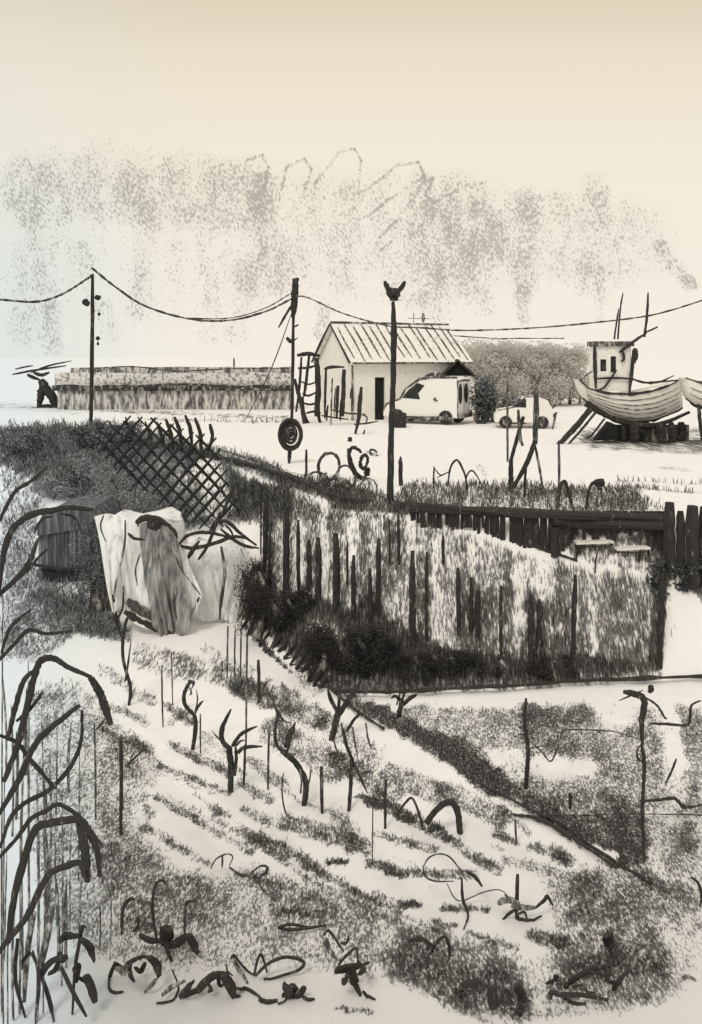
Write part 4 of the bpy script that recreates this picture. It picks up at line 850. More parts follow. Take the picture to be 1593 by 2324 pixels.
sheet(t, 'grey_sheet', [(312,1190),(345,1182),(375,1186),(400,1200)], [(345,1420),(375,1452),(405,1448),(436,1418)], DC+.15, DC-.45, 'clothgrey', 6, .12, seed=5, belly=.2)
sheet(t, 'sheet', [(388,1202),(404,1226),(420,1250)], [(418,1436),(436,1412),(458,1352)], DC+.3, DC-.3, 'cloth', 5, .12, seed=8, belly=.15)
for pts, wd, mt in (([(236,1168),(228,1195),(240,1230)],4,'rib'), ([(284,1180),(282,1240),(262,1330),(256,1390)],5,'rib'), ([(256,1350),(262,1390),(272,1430)],7,'timber_mid'), ([(280,1330),(278,1380),(262,1400),(250,1340)],5,'timber_mid'), ([(282,1388),(310,1405),(350,1425),(395,1440)],16,'timber_mid'),
                ([(288,1362),(320,1385),(370,1410)],22,'rib'), ([(325,1240),(308,1290),(312,1330)],4,'rib'), ([(290,1210),(305,1222),(330,1225)],7,'timber_mid'), ([(400,1330),(394,1370),(404,1410),(414,1432)],6,'rib'), ([(390,1240),(410,1290),(440,1330),(455,1350)],4,'rib'), ([(345,1250),(342,1275),(338,1300)],6,'rib'), ([(452,1355),(440,1380),(430,1410)],5,'rib')):
    limb(t, 'fold_shade', pts, DC-.35, wd, mt)  # dark tubes standing in for the shade along the cloth folds
t2 = canvas('smaller heap under a plain white canvas sheet beside the dark bank', DC+1.4, [(1250,430,540),(1300,430,545),(1350,440,540),(1400,450,525)], 'cloth', 5)
t2.children[0].name = 'heap'
sheet(t2, 'sheet', [(402,1240),(450,1228),(510,1232),(562,1250)], [(440,1398),(470,1412),(505,1404),(536,1424)], DC+1.1, DC+.3, 'cloth', 9, .14, seed=11, belly=.3)
sheet(t2, 'sheet', [(540,1240),(560,1256),(572,1280)], [(528,1420),(542,1400),(556,1360)], DC+1.1, DC+.5, 'cloth', 4, .10, seed=12, nu=24)
for pts, wd in (([(502,1240),(510,1300),(502,1360),(498,1405)],8), ([(546,1245),(560,1280),(566,1310)],3)): limb(t2, 'fold_shade', pts, DC+.2, wd, 'rib')  # fold shade of the smaller heap, built as thin dark tubes
t = thing('wicker_basket', 'dark basket lid and twigs on top of the tall canvas heap', 'basket', at(345, 1200, DC-.2))
for pts, wd in (([(308,1186),(330,1176),(360,1180),(388,1196)],16), ([(335,1186),(352,1190),(366,1194)],30), ([(312,1195),(318,1180),(340,1172),(352,1180)],5), ([(378,1190),(396,1206),(402,1222)],8)): limb(t, 'withy', pts, DC-.5, wd, 'timber_mid')
t = thing('bent_boughs', 'crossed leaf-shaped bent boughs lying over the smaller canvas heap', 'branches', at(490, 1225, DC+.1))
for pts, wd in (([(406,1236),(425,1216),(460,1208),(500,1214),(520,1222)],8), ([(406,1238),(440,1244),(490,1232),(530,1218),(560,1222)],9), ([(478,1200),(490,1186),(515,1184),(545,1210),(582,1238)],9), ([(500,1200),(530,1225),(560,1240),(588,1244)],8), ([(510,1190),(524,1205),(530,1222)],5),
                ([(424,1270),(440,1245),(452,1228)],10), ([(450,1270),(470,1240),(490,1190),(500,1160)],8), ([(502,1170),(520,1130),(532,1100)],8), ([(540,1105),(545,1140),(558,1165)],6)): limb(t, 'bough', pts, DC+.2, wd, 'timber_mid')
# ------------------------------------------------------------------ bank: stakes, revetment, trestles
sta = [(592,1100,1258,4),(601,1130,1296,9),(607,1110,1270,5),(612,1200,1330,7),(649,1150,1345,15),(678,1180,1350,9),(702,1225,1340,12),(722,1220,1370,15),(762,1210,1390,17),(788,1230,1330,5),(802,1260,1400,11),(840,1290,1420,9),(858,1222,1400,12),
       (884,1180,1280,5),(905,1165,1280,7),(936,1250,1470,14),(968,1252,1455,8),(940,1300,1470,8),(1006,1215,1280,7),(1041,1288,1440,11),(1068,1310,1440,10),(1085,1340,1450,13),(1137,1330,1500,8),(1205,1350,1520,13),(1222,1360,1500,11),(1300,1305,1500,12),(1496,1300,1515,15),(1350,1250,1300,4)]
for i, (x_, a_, b_, w_) in enumerate(sorted(sta)):
    ordn = ['first','second','third','fourth','fifth','sixth','seventh','eighth','ninth','tenth','eleventh','twelfth','thirteenth','fourteenth','fifteenth','sixteenth','seventeenth','eighteenth','nineteenth','twentieth','twenty-first','twenty-second','twenty-third','twenty-fourth','twenty-fifth','twenty-sixth','twenty-seventh','twenty-eighth'][i]
    sz = 'thick' if w_ > 11 else 'slender' if w_ < 8 else 'dark'; hh = 'tall' if b_-a_ > 165 else 'short' if b_-a_ < 105 else 'upright'
    post_thing('bank_stake', f'{hh} {sz} stake on the grassy bank, {ordn} from the left', 'stake', x_, a_, b_, w_, mt='bankstake', group='stakes driven into the bank', lean=random.uniform(-2,2) if x_ < 1290 else 6, taper=(.95,.55))
# broad pale and grey boards between the stakes
bo = [(628,1180,1330,26,0),(664,1190,1350,22,0),(748,1200,1390,20,1),(820,1220,1400,26,0),(890,1290,1420,24,1),(912,1220,1440,30,0),(1015,1260,1470,30,0),(1110,1350,1490,22,0),(1176,1290,1500,30,0),(1250,1270,1370,40,0),(1335,1330,1500,36,0)]
rev = thing('plank_revetment', 'dark timber revetment with hanging planks along the top of the bank', 'revetment', g1(1200, 1185))
def botrow(px): return float(np.interp(px, [930,960,1100,1180,1280,1300,1400,1510],[1176,1200,1212,1240,1262,1232,1240,1262]))
bx_ = [935,1000,1100,1180,1280,1400,1512]; P_ = []
for px in bx_:
    g_ = g1(px, botrow(px)); P_.append(at(px, np.interp(px, [935,1180,1512],[1152,1164,1176]), g_.y-.02))
B().tube(P_, [.10]*len(P_), 8, .9, .25).build('top_beam', M['timber_mid'], rev)
P2 = [at(px, r_, g1(px, botrow(px)).y-.05) for px, r_ in ((1255,1182),(1320,1188),(1400,1190),(1512,1192))]; B().tube(P2, [.11]*4, 8, .9, .25).build('lower_beam', M['timber_mid'], rev)
for i in range(84):
    px = 936+i*6.95+random.uniform(-3,3); D = g1(px, botrow(px)).y+random.uniform(0,.06)
    bot = botrow(px)+random.uniform(-14,10)
    if 1296 < px < 1470 and random.random() < .75: bot = random.uniform(1200,1216)
    if random.random() < .08: continue
    tz = at(px, 1160, D).z; zb = CAMZ-(bot-YH)*D/F; x = (px-CX)*D/F
    B().box((x, D, (tz+zb)/2), (random.uniform(.025,.05),0,random.uniform(-.004,.004)), (0,.02,0), (random.uniform(-.02,.02),0,(tz-zb)/2)).build('plank', M['timber_mid'] if random.random() < .75 else M['bankstake'], rev)
post_thing('revetment_pile', 'stout dark pile below the revetment, left of the white trestles', 'pile', 1259, 1196, 1262, 16, mt='timber_mid', taper=(1.2,1))
post_thing('revetment_pile', 'thin dark pile at the corner of the revetment ledge', 'pile', 1194, 1190, 1240, 8, mt='timber_mid')
ground_line('ledge_rail', 'thin dark ledge rail stepping down under the revetment', 'rail', [(1196,1240),(1220,1248),(1270,1264),(1310,1278)], 6, 'timber_mid', .05)
def trestle(label, xa, xb, rt, rb):
    p = g1((xa+xb)/2, rb); D = p.y; t = thing('trestle_table', label, 'table', p, 'white trestles under the revetment'); a_, b_ = at(xa, rt, D), at(xb, rt, D)
    B().box((a_+b_)/2+Vector((0,.2,0)), ((b_.x-a_.x)/2,0,.015), (0,.22,0), (0,0,.02)).build('table_top', M['hull'], t)
    limb(t, 'edge', [(xa-2,rt+7),((xa+xb)/2,rt+8),(xb,rt+6)], D-.05, 4, 'timber_mid')
    for x_ in (xa+4, xa+.22*(xb-xa), xa+.45*(xb-xa), xa+.7*(xb-xa), xb-4):
        limb(t, 'leg', [(x_,rt+3),(x_+random.uniform(-3,3),(rt+rb)/2),(x_+random.uniform(-6,4),rb)], D+random.uniform(-.04,.3), 7, 'timber_mid', flat=1)
trestle('white trestle table with bent legs, left one under the revetment', 1308, 1392, 1232, 1268)
trestle('white trestle table half hidden by planks, right one under the revetment', 1400, 1476, 1246, 1284)
# right-hand piles and bush
for x_, a_, b_, w_, lb in ((1520,1140,1290,26,'dark thick pile with pointed top, leftmost of the right edge cluster'),(1544,1160,1300,20,'second dark pile of the right edge cluster'),(1572,1148,1330,34,'widest black pile at the right edge of the view'),(1600,1150,1330,30,'black pile half outside the right edge')):
    post_thing('mooring_pile', lb, 'pile', x_, a_, b_, w_, mt='timber_mid', taper=(1,.75), group='piles at the right edge')
def bush(label, px0, px1, r0, base, depth, nl, size, tone, name='dark_bush'):
    p = g1(*base); return leaf_mass(name, label, 'bush', px0, px1, r0, p.y, depth, nl, size, 'bramble' if name == 'bramble' else 'hedge', tone=tone, zb=p.z, group=None)
bush('dark bush below the piles at the right end of the bank', 1478, 1593, 1272, (1530,1360), .5, 1500, .055, .2)
bush('big black bramble filling the foot of the bank beside the canvas', 560, 720, 1345, (640,1455), .8, 20000, .024, .03, 'bramble')
bush('dark bramble at the foot of the bank in the middle', 700, 900, 1440, (800,1550), .8, 20000, .024, .05, 'bramble')
bush('low dark bramble along the rail, centre of the bank foot', 890, 1060, 1485, (980,1558), .6, 12000, .022, .12, 'bramble')
bush('low dark bramble along the rail toward the right of the bank foot', 1060, 1310, 1498, (1180,1556), .6, 13000, .022, .16, 'bramble')
bush('small black bush tucked against the smaller canvas heap', 552, 600, 1272, (574,1400), .5, 4000, .03, .02, 'bramble')
bush('dark scrub around the foot of the left pole', 150, 300, 968, (220,1035), 2.5, 8000, .07, .35, 'scrub')
bush('dark scrub above the shed roof', 90, 230, 1040, (150,1140), 2.2, 7000, .06, .6, 'scrub')
bush('grey scrub between shed roof and lattice', 215, 370, 1050, (290,1165), 2.0, 5000, .05, .75, 'scrub')
bush('dark scrub in the gap between shed and tall canvas heap', 196, 236, 1170, (222,1395), .6, 6000, .035, .35, 'scrub')
bush('grey scrub drooping behind the top of the tall canvas heap', 230, 430, 1095, (330,1215), 1.0, 5000, .045, .8, 'scrub')
bush('dark scrub reaching the left edge of the hillside', -20, 110, 985, (40,1045), 2.5, 6000, .07, .6, 'scrub')
# drooping fringe under the bramble: curved roots
t = thing('root_fringe', 'fringe of curved dark roots hanging from the bramble onto the pale path', 'roots', g1(640, 1480))
for i in range(15):
    x_ = 548+i*13.2; y_ = np.interp(x_, [548,620,690,740],[1400,1440,1500,1545]); L_ = random.uniform(24,44)
    pts = [(x_+18,y_-4),(x_+8,y_+L_*.5),(x_-4,y_+L_)] if i < 6 else [(x_+12,y_-6),(x_-2,y_+L_*.5),(x_-8,y_+L_*.75),(x_+6,y_+L_*.7)]
    limb(t, 'root', pts, g1(x_, y_+20).y, random.uniform(6,10), 'timber_near', seat=True, taper=(1,.3))
# ------------------------------------------------------------------ right plot: rail, posts, wires
ground_line('plot_rail', 'long dark rail along the foot of the bank, rising to the right edge', 'rail', [(760,1582),(880,1585),(1000,1578),(1150,1571),(1300,1560),(1450,1554),(1620,1547)], 10, 'timber_near', .12)
ground_line('ditch_edge_board', 'dark board edging the path that runs diagonally to lower right', 'edging board', [(742,1560),(800,1612),(870,1660)], 8, 'timber_near', .05)
ground_line('ditch_edge_board', 'dark board edging the path beside the densest scrub, between bramble and wire fence', 'edging board', [(1090,1785),(1150,1815),(1240,1862)], 7, 'timber_near', .04)
ground_line('path_edge_board', 'doubled dark edging board at the lower right end of the path', 'edging board', [(1165,1858),(1220,1866),(1290,1905),(1350,1945),(1400,1978)], 8, 'timber_near', .05)
ground_line('path_edge_board', 'thinner dark edging board between wire fence and path', 'edging board', [(1225,1850),(1280,1880),(1340,1925),(1420,1975),(1480,2010)], 8, 'timber_near', .03)
ground_line('low_wire', 'low taut wire crossing the right plot at ankle height', 'wire', [(1230,1857),(1330,1858),(1460,1856),(1600,1858)], 4, 'stalk', .05)
t = thing('plot_post', 'slender dark post with a kinked wire, left one in the right plot', 'post', g1(1193, 1790)); D = t.location.y
limb(t, 'shaft', [(1194,1585),(1190,1640),(1198,1700),(1193,1792)], D, 9, 'timber_near', flat=1, taper=(.6,1.2))
limb(t, 'wire', [(1198,1702),(1222,1698),(1248,1728),(1262,1705),(1275,1665),(1290,1656),(1370,1658),(1400,1662),(1458,1680)], D, 4, 'stalk'); limb(t, 'wire', [(1194,1698),(1225,1694),(1262,1690)], D, 3, 'stalk')
t = thing('plot_post', 'thick bent branch post with hooked top in the right plot', 'post', g1(1462, 1958)); D = t.location.y
for nm, pts, wd in (('bough', [(1415,1570),(1440,1575),(1462,1590),(1456,1640),(1458,1690)],15), ('shaft', [(1456,1690),(1462,1740),(1458,1850),(1462,1960)],9), ('twig', [(1455,1690),(1446,1702),(1448,1722),(1460,1730)],5), ('twig', [(1405,1590),(1440,1575),(1460,1566)],4),
                    ('twig', [(1460,1580),(1490,1600),(1508,1628),(1514,1630)],5), ('twig', [(1452,1818),(1490,1816),(1530,1812),(1550,1830),(1568,1832),(1593,1826)],8), ('crossbar', [(1474,1642),(1510,1643),(1560,1645),(1566,1620),(1570,1600),(1590,1590)],7), ('knob', [(1474,1556),(1478,1564),(1472,1572)],14), ('twig', [(1535,1722),(1524,1750),(1510,1780)],6)):
    limb(t, nm, pts, D, wd, 'timber_near')
# forked saplings
def sapling(label, base, parts, group='bare young trees in the garden', name='bare_sapling'):
    p = g1(*base); t = thing(name, label, 'tree', p, group)
    for i, (pts, wd) in enumerate(parts):
        limb(t, 'trunk' if i == 0 else 'branch', pts, p.y+(0 if i == 0 else random.uniform(-.08,.08)), wd, 'timber_near' if wd > 5 else 'stalk', flat=1, taper=(.9,.9) if i == 0 else (1,.35), bow=.03)
    return t
sapling('bare forked sapling with a curled tip, leftmost of the row', (434,1702), [([(440,1618),(444,1650),(436,1705)],10), ([(440,1622),(420,1600),(418,1575),(430,1550),(438,1552)],9), ([(441,1620),(452,1600),(462,1590)],6), ([(428,1545),(440,1548),(434,1565)],5), ([(442,1618),(448,1590),(446,1565)],4), ([(426,1552),(434,1572),(430,1578)],4)])
sapling('dark sapling with two limbs arching to the right', (524,1800), [([(520,1700),(524,1740),(523,1802)],15), ([(522,1700),(504,1680),(505,1650),(524,1610)],12), ([(528,1692),(548,1665),(584,1648)],9), ([(540,1708),(556,1696),(596,1694)],9), ([(514,1692),(496,1676),(480,1658)],4), ([(532,1760),(536,1720),(534,1690)],8), ([(536,1692),(546,1682),(556,1680)],5)])
sapling('tall snaking sapling with an S-shaped trunk', (688,1832), [([(640,1705),(670,1730),(692,1770),(694,1800),(688,1835)],14), ([(646,1710),(628,1690),(624,1660),(630,1625)],8), ([(632,1628),(620,1590),(614,1565)],5), ([(630,1612),(644,1636),(662,1640)],5), ([(648,1694),(656,1670),(670,1640)],11), ([(648,1715),(656,1690),(664,1650)],6), ([(698,1790),(704,1760),(706,1735)],4), ([(682,1800),(684,1770),(680,1740)],4)])
sapling('forked dark sapling standing where the path meets the rail', (754,1678), [([(768,1610),(762,1640),(752,1680)],15), ([(766,1615),(752,1590),(744,1565)],10), ([(768,1612),(770,1580),(772,1545)],8), ([(770,1620),(790,1590),(822,1540)],12), ([(786,1660),(806,1630),(822,1618)],7)])
sapling('dark twisted sapling right of the path start, on the rail', (905,1625), [([(912,1590),(908,1610),(904,1628)],12), ([(912,1592),(898,1580),(888,1584)],8), ([(912,1592),(918,1570),(922,1548)],6), ([(915,1598),(932,1584),(946,1576)],10), ([(900,1600),(908,1570),(904,1550)],4)])
sapling('drooping sapling with long trailing twigs in the hedge', (792,1842), [([(798,1720),(796,1780),(791,1844)],9), ([(800,1725),(786,1690),(774,1640)],8), ([(802,1730),(820,1770),(834,1800)],6), ([(804,1740),(826,1752),(850,1750)],4), ([(776,1660),(800,1730),(828,1756)],4), ([(830,1640),(836,1680),(846,1702)],4), ([(800,1650),(806,1690),(812,1720)],4), ([(750,1660),(760,1690),(770,1730)],4)])
sapling('thin bare tree forking below the tall canvas heap', (292,1600), [([(278,1440),(280,1500),(296,1560),(292,1605)],8), ([(279,1450),(286,1410),(296,1395)],7), ([(276,1445),(264,1415),(256,1390)],6), ([(284,1545),(290,1510),(298,1450)],5)])
# garden stakes
gs = [(370,1520,1650,4,'thin stake below the leftmost canvas corner'),(274,1680,1895,9,'tall dark stake at the left of the soil rows'),(392,1480,1600,3,'faint thin stake behind the curled sapling'),(455,1620,1710,4,'faint stake just right of the curled sapling'),(503,1500,1545,3,'short faint stick under the white path'),
      (515,1420,1540,4,'thin stick left of the paired sticks below the canvas'),(533,1430,1545,4,'thin stick, right of the paired sticks below the canvas'),(546,1410,1535,4,'tall thin stick at the bramble fringe'),(558,1440,1700,5,'very tall thin stake crossing the pale path'),(588,1498,1595,8,'stout stake standing on the pale path'),
      (553,1690,1780,6,'stake right of the two-armed sapling'),(608,1660,1792,5,'pale stake between two-armed and snaking saplings'),(731,1740,1846,8,'stout stake right of the snaking sapling'),(874,1770,1880,7,'stake at the tip of the dark soil wedge'),(1172,1860,1917,5,'short stake under the path edging board'),(845,1800,1960,3,'thin wavy stick over the lower rows'),
      (217,1640,1860,5,'stake among the reeds beside the rows'),(1294,1800,1835,9,'stump stake in the hedge near the wire'),(1172,1985,2085,9,'dark stake in the middle of the sprawling plant')]
for x_, a_, b_, w_, lb in gs:
    post_thing('garden_stake', lb, 'stake', x_, a_, b_, w_, mt='timber_near' if w_ > 5 else 'stalk', group='stakes in the garden', lean=random.uniform(-4,4), taper=(.8,.8))
for pts, w_, b_, lb in (([(288,1738),(300,1725),(325,1702)],6,(290,1740),'twig lying aslant beside the tall left stake'), ([(296,1722),(304,1708),(308,1695)],4,(298,1724),'small twig next to the slanting twig'),
                       ([(643,1755),(640,1800),(650,1850),(670,1862)],4,(660,1862),'thin curved wire left of the snaking trunk')):
    D = g1(*b_).y; b = B(); stroke(b, pts, D, w_, flat=1); tag(b.build('fallen_twig', M['stalk' if w_ < 5 else 'timber_near']), lb, 'twig', 'loose twigs')
hoop('thick black bent hoop, the boldest in the garden', [(968,1868),(990,1838),(1020,1820),(1038,1840),(1044,1890)], 15, (1044,1892), 'timber_near')
hoop('thin bent hoop left of the thick black one', [(900,1848),(920,1822),(936,1812),(952,1850),(960,1885)], 6, (930,1870), 'timber_near')
t = thing('watering_hose', 'looped hose on a curved stem above the lower rows', 'hose', g1(1052, 2115)); D = g1(1052, 2060).y
for pts, wd in (([(960,1970),(972,1948),(995,1938),(1020,1945),(1045,1975),(1060,2000)],4), ([(960,1970),(966,1990),(990,2000),(1030,2000)],4.5), ([(1048,1992),(1050,2040),(1062,2080),(1052,2112)],7), ([(1060,1978),(1078,1990),(1094,2012)],8), ([(1014,2005),(1030,2036),(1050,2044),(1100,2024),(1140,2022),(1170,2060)],3)):
    limb(t, 'loop', pts, D, wd, 'timber_near' if wd > 6 else 'stalk', seat=True)
t = thing('sprawling_plant', 'sprawling broad-leaved plant around the stake, lower right', 'plant', g1(1178, 2090)); D = t.location.y
for pts, wd in (([(1130,2052),(1150,2042),(1180,2050)],16), ([(1160,2056),(1190,2060),(1216,2060)],14), ([(1140,2088),(1160,2070),(1185,2055)],8), ([(1216,2060),(1236,2042),(1242,2034),(1254,2054)],9), ([(1172,2070),(1178,2086),(1200,2092),(1230,2078)],9), ([(1175,2075),(1190,2070),(1196,2086)],6), ([(1145,2030),(1165,2050),(1175,2075)],5)):
    limb(t, 'leaf', pts, D, wd, 'grey_near' if wd > 12 else 'timber_near', seat=True, flat=.35)
t = thing('curled_vine', 'curled vine loops lying on the rows, lower middle', 'plant', g1(620, 2045)); D = g1(560,1990).y
for pts, wd in (([(478,1972),(490,1950),(515,1938),(528,1945),(520,1965)],4), ([(505,1940),(504,1970)],5), ([(520,1968),(545,1985),(575,1992),(600,1985),(606,1968),(590,1966),(572,1980)],7), ([(582,1992),(595,2020),(626,2048)],5)):
    limb(t, 'tendril', pts, D, wd, 'stalk', seat=True)
# ------------------------------------------------------------------ giant reeds at the left
def reed(label, px, D, leaves, stalks=(), mt='leaf_near', group='giant reeds at the left edge', name='giant_reed'):
    p = gbase(px, D); t = thing(name, label, 'reed', p, group)
    if stalks == (): stalks = [([(px, leaves[0][0][0][1]), (px-3, 2200), (px, YH+(CAMZ-p.z)*F/D)], 4)]
    for pts, wd in (stalks if px > 5 else []): limb(t, 'stalk', pts, D+.1, wd, 'grey_near', flat=1, taper=(.6,1))
    for pts, wd in leaves: limb(t, 'leaf', pts, D, wd, mt, taper=(.7,.6), flat=.35, bow=.10, k=8, seat=True)
    return t
reed('reed with the lowest sharply bent leaf, bottom left', -4, 6.2, [([(-6,2164),(60,2080),(107,1990),(150,1966),(182,1958),(190,1985),(197,2000)],15)])
reed('reed with the boldest arched leaf forking to two tips', 20, 6.4, [([(18,2140),(34,2030),(75,1892),(115,1868),(180,1862),(205,1895),(222,1940),(226,1990)],18), ([(178,1864),(188,1900),(195,1950),(198,2002)],22)])
reed('reed whose leaf rises to a peak above the bold arched leaf', -2, 6.8, [([(-4,1948),(40,1900),(70,1858),(105,1840),(134,1826),(180,1854),(210,1890),(230,1918)],11)])
reed('reed with a long straight leaf rising from the left edge', -10, 6.9, [([(-4,1850),(42,1770),(84,1684),(140,1632),(182,1600)],14), ([(0,1925),(25,1854),(60,1820),(112,1792),(160,1740),(184,1680),(186,1612)],11)])
reed('tall reed with a shoulder bend and a thick hanging tip', 10, 7.1, [([(8,1775),(40,1690),(62,1600),(78,1535),(92,1500),(120,1494),(157,1515),(208,1537)],16), ([(206,1538),(226,1572),(240,1610),(252,1645)],20), ([(17,1680),(36,1600),(54,1545),(76,1522)],13), ([(250,1618),(232,1640),(220,1655)],5)])
reed('reed with crossing leaf falling to the right', 0, 7.3, [([(-4,1668),(37,1684),(62,1715),(90,1750),(128,1790)],11), ([(37,1637),(66,1612),(98,1570)],9), ([(60,1712),(95,1750),(120,1795)],6)])
reed('reed with a flat leaf pointing right below the shed', -4, 7.6, [([(-4,1500),(34,1460),(58,1434),(75,1430),(107,1438),(164,1432)],10), ([(3,1483),(20,1430),(42,1405),(70,1384)],9)])
reed('reed with a wavy dark leaf over the shed roof', 6, 7.9, [([(-4,1350),(8,1260),(24,1208),(50,1180),(84,1164),(120,1158),(160,1152),(211,1157)],15), ([(138,1166),(164,1172),(178,1190),(186,1210)],7), ([(78,1212),(86,1190),(100,1176),(120,1172)],6)])
reed('reed with a single upright leaf at the left edge by the scrub', -6, 8.2, [([(-4,1188),(14,1150),(36,1114),(70,1092),(104,1062)],9)])
reed('reed with a stubby leaf slanting before the shed base', -8, 8.0, [([(-4,1352),(50,1300),(72,1262),(86,1222)],13), ([(58,1290),(66,1280),(110,1288),(150,1290),(200,1286)],7), ([(60,1300),(90,1262),(108,1246)],6)])
st = [(52,1560,2200,5),(66,1500,2150,6),(84,1760,2330,7),(98,1600,2300,4),(112,1700,2060,5),(124,1640,2000,4),(140,1780,2240,4),(28,1600,1900,5),(14,1540,1760,5),(160,1860,2120,3),(178,1700,2000,4),(44,1840,2300,6),(30,1980,2340,6),(150,2040,2200,4),(10,1930,2180,4),(226,2040,2160,4),(106,1860,2120,13),(134,1990,2200,9),(58,1600,1760,9),(100,1760,1900,9),(156,1640,1800,7),(150,2000,2180,8),(180,1960,2120,5),(36,1660,1860,8),(250,2000,2180,3)]
for i, (x_, a_, b_, w_) in enumerate(sorted(st)):
    D = g1(x_, min(b_, 2318)).y; 
    t_ = tag(None or (lambda bb: (stroke(bb, [(x_+random.uniform(-8,8),a_),(x_+random.uniform(-4,4),(a_+b_)/2),(x_,YH+(CAMZ-float(gz((x_-CX)*D/F, D)))*F/D)], D, w_, taper=(.3,1), flat=1, bow=.02), bb.build('reed_stalk', M['grey_near']))[1])(B()),
             f"{'thin' if w_ < 5 else 'stout' if w_ > 7 else 'plain'} grey reed stalk in the left thicket, number {i+1} counting from the left edge", 'reed', 'bare reed stalks at the left')
# ------------------------------------------------------------------ foreground plants
def plant(label, base, strokes_, name='garden_plant', mt='leaf_near', part='leaf', group='plants along the front', flat=.4):
    p = g1(base[0], min(base[1], 2318)); t = thing(name, label, 'plant', p, group)
    for s_ in strokes_:
        pts, wd = s_[0], s_[1]; m_ = s_[2] if len(s_) > 2 else ('leaf_near' if wd >= 8 else 'timber_near')
        limb(t, 'stem' if wd < 7 else part, pts, p.y+random.uniform(-.1,.1), wd*1.04+.4, m_, flat=.5 if wd >= 8 else 1, taper=(.85,.6), bow=.05, seat=True, jit=.07)
    return t
plant('cluster of long crossing stalks in the bottom left corner', (80,2310), [([(74,2159),(88,2217),(80,2330)],9), ([(96,2220),(112,2270),(122,2322)],10), ([(119,2056),(106,2127),(90,2207)],16,'grey_near'), ([(78,2070),(66,2130),(58,2207),(55,2275)],13,'grey_near'), ([(40,2130),(35,2223),(58,2313)],9), ([(138,2194),(167,2255),(196,2307)],10),
       ([(48,2200),(52,2180),(70,2165),(84,2190)],7), ([(92,2215),(112,2186),(140,2172),(152,2175)],14), ([(110,2210),(126,2200),(134,2180)],12), ([(134,2162),(140,2180),(152,2168)],12)], name='reed_clump')
plant('upright stem with drooping black leaves beside the corner stalks', (164,2303), [([(195,2104),(187,2106),(178,2150),(170,2200),(164,2306)],8), ([(136,2134),(150,2124),(178,2124)],18), ([(186,2132),(204,2150),(214,2180)],20), ([(196,2214),(208,2245),(216,2276)],20), ([(176,2218),(190,2225),(200,2232)],10), ([(166,2200),(178,2190),(174,2230)],12)])
plant('arched black stalk plant third from the left along the bottom', (255,2255), [([(262,2184),(250,2215),(247,2245),(260,2256),(280,2254)],9), ([(262,2186),(280,2196),(294,2184),(320,2172),(340,2172)],10), ([(340,2172),(356,2190),(362,2216)],20), ([(362,2212),(345,2235),(328,2252)],9,'grey_near'), ([(298,2184),(296,2212),(304,2228)],11), ([(268,2200),(280,2205),(292,2196)],24,'grey_near'), ([(308,2196),(318,2205),(330,2185)],12)])
plant('star-shaped black plant with two tall curling shoots', (390,2180), [([(318,2124),(340,2134),(366,2136)],15), ([(380,2106),(378,2130),(382,2148)],32), ([(386,2146),(405,2138),(424,2122)],20), ([(428,2122),(440,2145),(450,2164)],20), ([(376,2148),(384,2168),(390,2182)],9), ([(355,2130),(346,2064),(352,2010),(368,1998),(378,2006)],6), ([(419,2118),(420,2060),(428,2046),(446,2046)],6)])
plant('zigzag dark leaf cluster at the bottom, left of centre', (400,2265), [([(368,2258),(390,2240),(420,2225)],12,'grey_near'), ([(410,2262),(424,2245),(440,2226)],14), ([(408,2262),(450,2246),(482,2216),(510,2207)],14), ([(355,2280),(375,2278),(395,2270),(405,2240),(390,2200)],5)])
plant('black hunched leaf like a bridge at the bottom centre-left', (520,2262), [([(447,2250),(470,2225),(490,2212),(512,2210)],18), ([(508,2212),(524,2240),(532,2262)],24), ([(470,2225),(478,2245),(474,2252)],10), ([(495,2215),(498,2235),(506,2236)],9), ([(524,2262),(536,2264),(546,2264)],7)])
plant('outlined broad leaves fanning from one point, bottom centre', (577,2218), [([(524,2176),(530,2168),(545,2185),(560,2205),(576,2216)],5), ([(530,2178),(545,2205),(562,2234)],11,'grey_near'), ([(576,2216),(584,2180),(592,2166),(600,2185),(606,2208)],6), ([(580,2214),(610,2186),(650,2172),(688,2182),(680,2200),(640,2214),(598,2226)],7), ([(514,2190),(516,2204),(528,2214)],4)], flat=1)
plant('thin dark twig plant trailing right at the bottom edge', (600,2274), [([(538,2243),(565,2250),(590,2266)],10), ([(588,2266),(605,2278),(630,2274)],13), ([(630,2282),(645,2276),(650,2268)],4)])
plant('squat black stump of chopped leaves at the bottom centre', (660,2262), [([(645,2238),(652,2250),(654,2264)],24), ([(664,2236),(668,2250),(662,2262)],20), ([(690,2240),(684,2252),(672,2262)],14), ([(688,2266),(700,2272),(714,2270)],7), ([(640,2262),(670,2266),(688,2262)],7)])
plant('black forked plant with pale rabbit-ear leaves, bottom right of centre', (815,2262), [([(762,2202),(785,2198),(820,2190)],20), ([(798,2200),(806,2235),(818,2262)],20), ([(792,2206),(784,2222),(780,2234)],16), ([(735,2122),(745,2112),(760,2130),(780,2160)],6), ([(738,2130),(750,2160),(772,2180)],12,'grey_near'), ([(768,2190),(785,2170),(808,2152),(812,2180)],6), ([(812,2184),(824,2200),(815,2212)],14), ([(822,2190),(840,2184)],5), ([(775,2140),(786,2140),(792,2124)],6), ([(824,2250),(836,2264),(852,2272)],8)])
plant('grey horizontal leaf lying mid garden below the rows', (680,2110), [([(632,2104),(660,2098),(700,2104)],6), ([(632,2106),(660,2110),(700,2106),(740,2100)],7)])
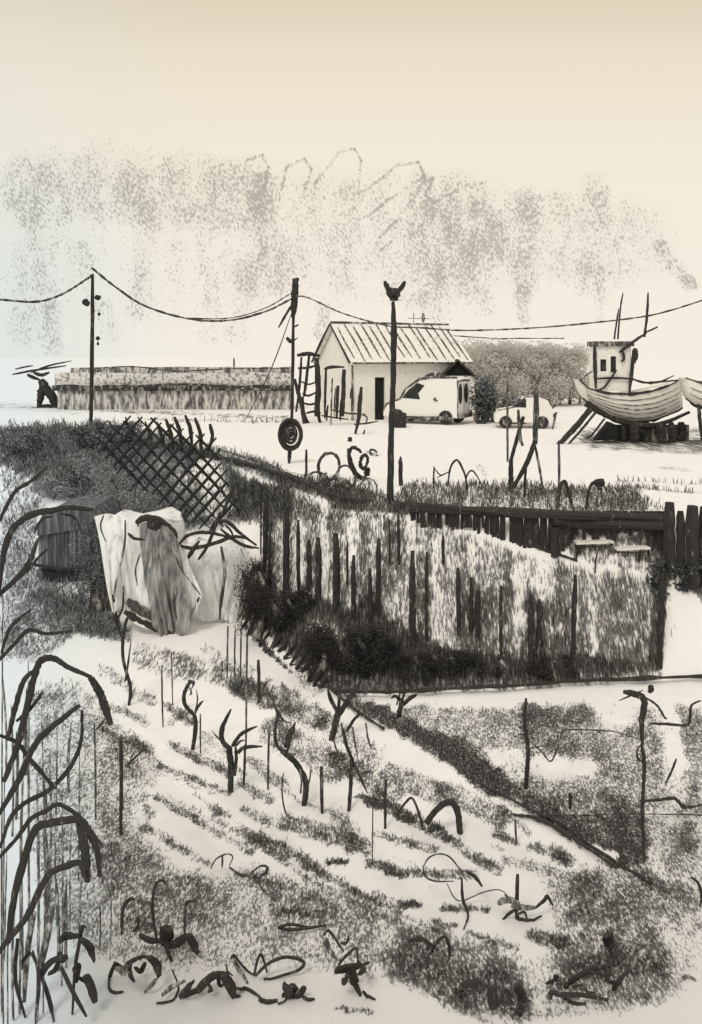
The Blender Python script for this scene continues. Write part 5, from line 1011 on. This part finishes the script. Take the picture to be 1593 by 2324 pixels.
plant('grey mound-topped stems beside the dark weed patch', (960,2150), [([(928,2136),(950,2130),(972,2142),(968,2160)],6), ([(980,2160),(990,2140),(1008,2126),(1018,2142),(1020,2170)],7), ([(950,2130),(975,2140),(994,2160)],5)])
plant('pair of thin hooked shoots in the grey weeds, left', (280,2120), [([(276,2122),(278,2070),(288,2046),(302,2040),(308,2052)],8), ([(306,2048),(312,2062),(308,2100)],7,'grey_near'), ([(312,2070),(314,2100),(300,2118)],5)])
plant('black two-legged stub plant at the bottom right of centre', (1120,2290), [([(1116,2240),(1118,2270),(1120,2292)],22), ([(1172,2236),(1186,2262),(1184,2275)],18), ([(1184,2272),(1180,2290),(1180,2308)],16), ([(1186,2270),(1205,2272)],4), ([(1050,2238),(1065,2232),(1080,2240)],20), ([(1042,2256),(1050,2246)],12)])
plant('long snaking dark branch on the ground, bottom right', (1300,2265), [([(1248,2266),(1252,2252),(1275,2258),(1320,2258),(1380,2270)],13), ([(1280,2264),(1300,2280),(1330,2282)],9), ([(1300,2240),(1325,2236),(1334,2254),(1350,2256)],6), ([(1240,2232),(1258,2224),(1268,2216)],6), ([(1260,2214),(1266,2224)],12)])
plant('dark arched bough with forked tip, right of the snaking branch', (1290,2236), [([(1282,2246),(1300,2225),(1330,2206),(1360,2196),(1385,2198)],14), ([(1384,2180),(1382,2205),(1376,2226)],14), ([(1376,2226),(1400,2230),(1412,2232)],7), ([(1390,2248),(1405,2226),(1425,2204)],13), ([(1330,2202),(1350,2208),(1372,2216)],6)])
plant('small dark seed head in the right-hand weeds', (1380,2170), [([(1378,2122),(1382,2138),(1388,2150)],24), ([(1384,2150),(1386,2172)],4)])
plant('grey rounded tussock at the right of the foreground', (1470,2200), [([(1424,2190),(1440,2150),(1470,2140),(1500,2160)],8,'grey_near'), ([(1430,2200),(1460,2160),(1500,2180)],12,'grey_near'), ([(1440,2210),(1480,2180),(1510,2190)],8,'grey_near')])
plant('lone thin curved leaf near the right edge', (1590,2060), [([(1570,1992),(1584,2004),(1592,2030),(1588,2060)],6), ([(1540,2230),(1560,2220),(1580,2228)],10,'grey_near')])
for o in list(C.objects):
    if o.parent is None and 'category' in o.keys() and 'kind' not in o.keys(): o['kind'] = 'thing'
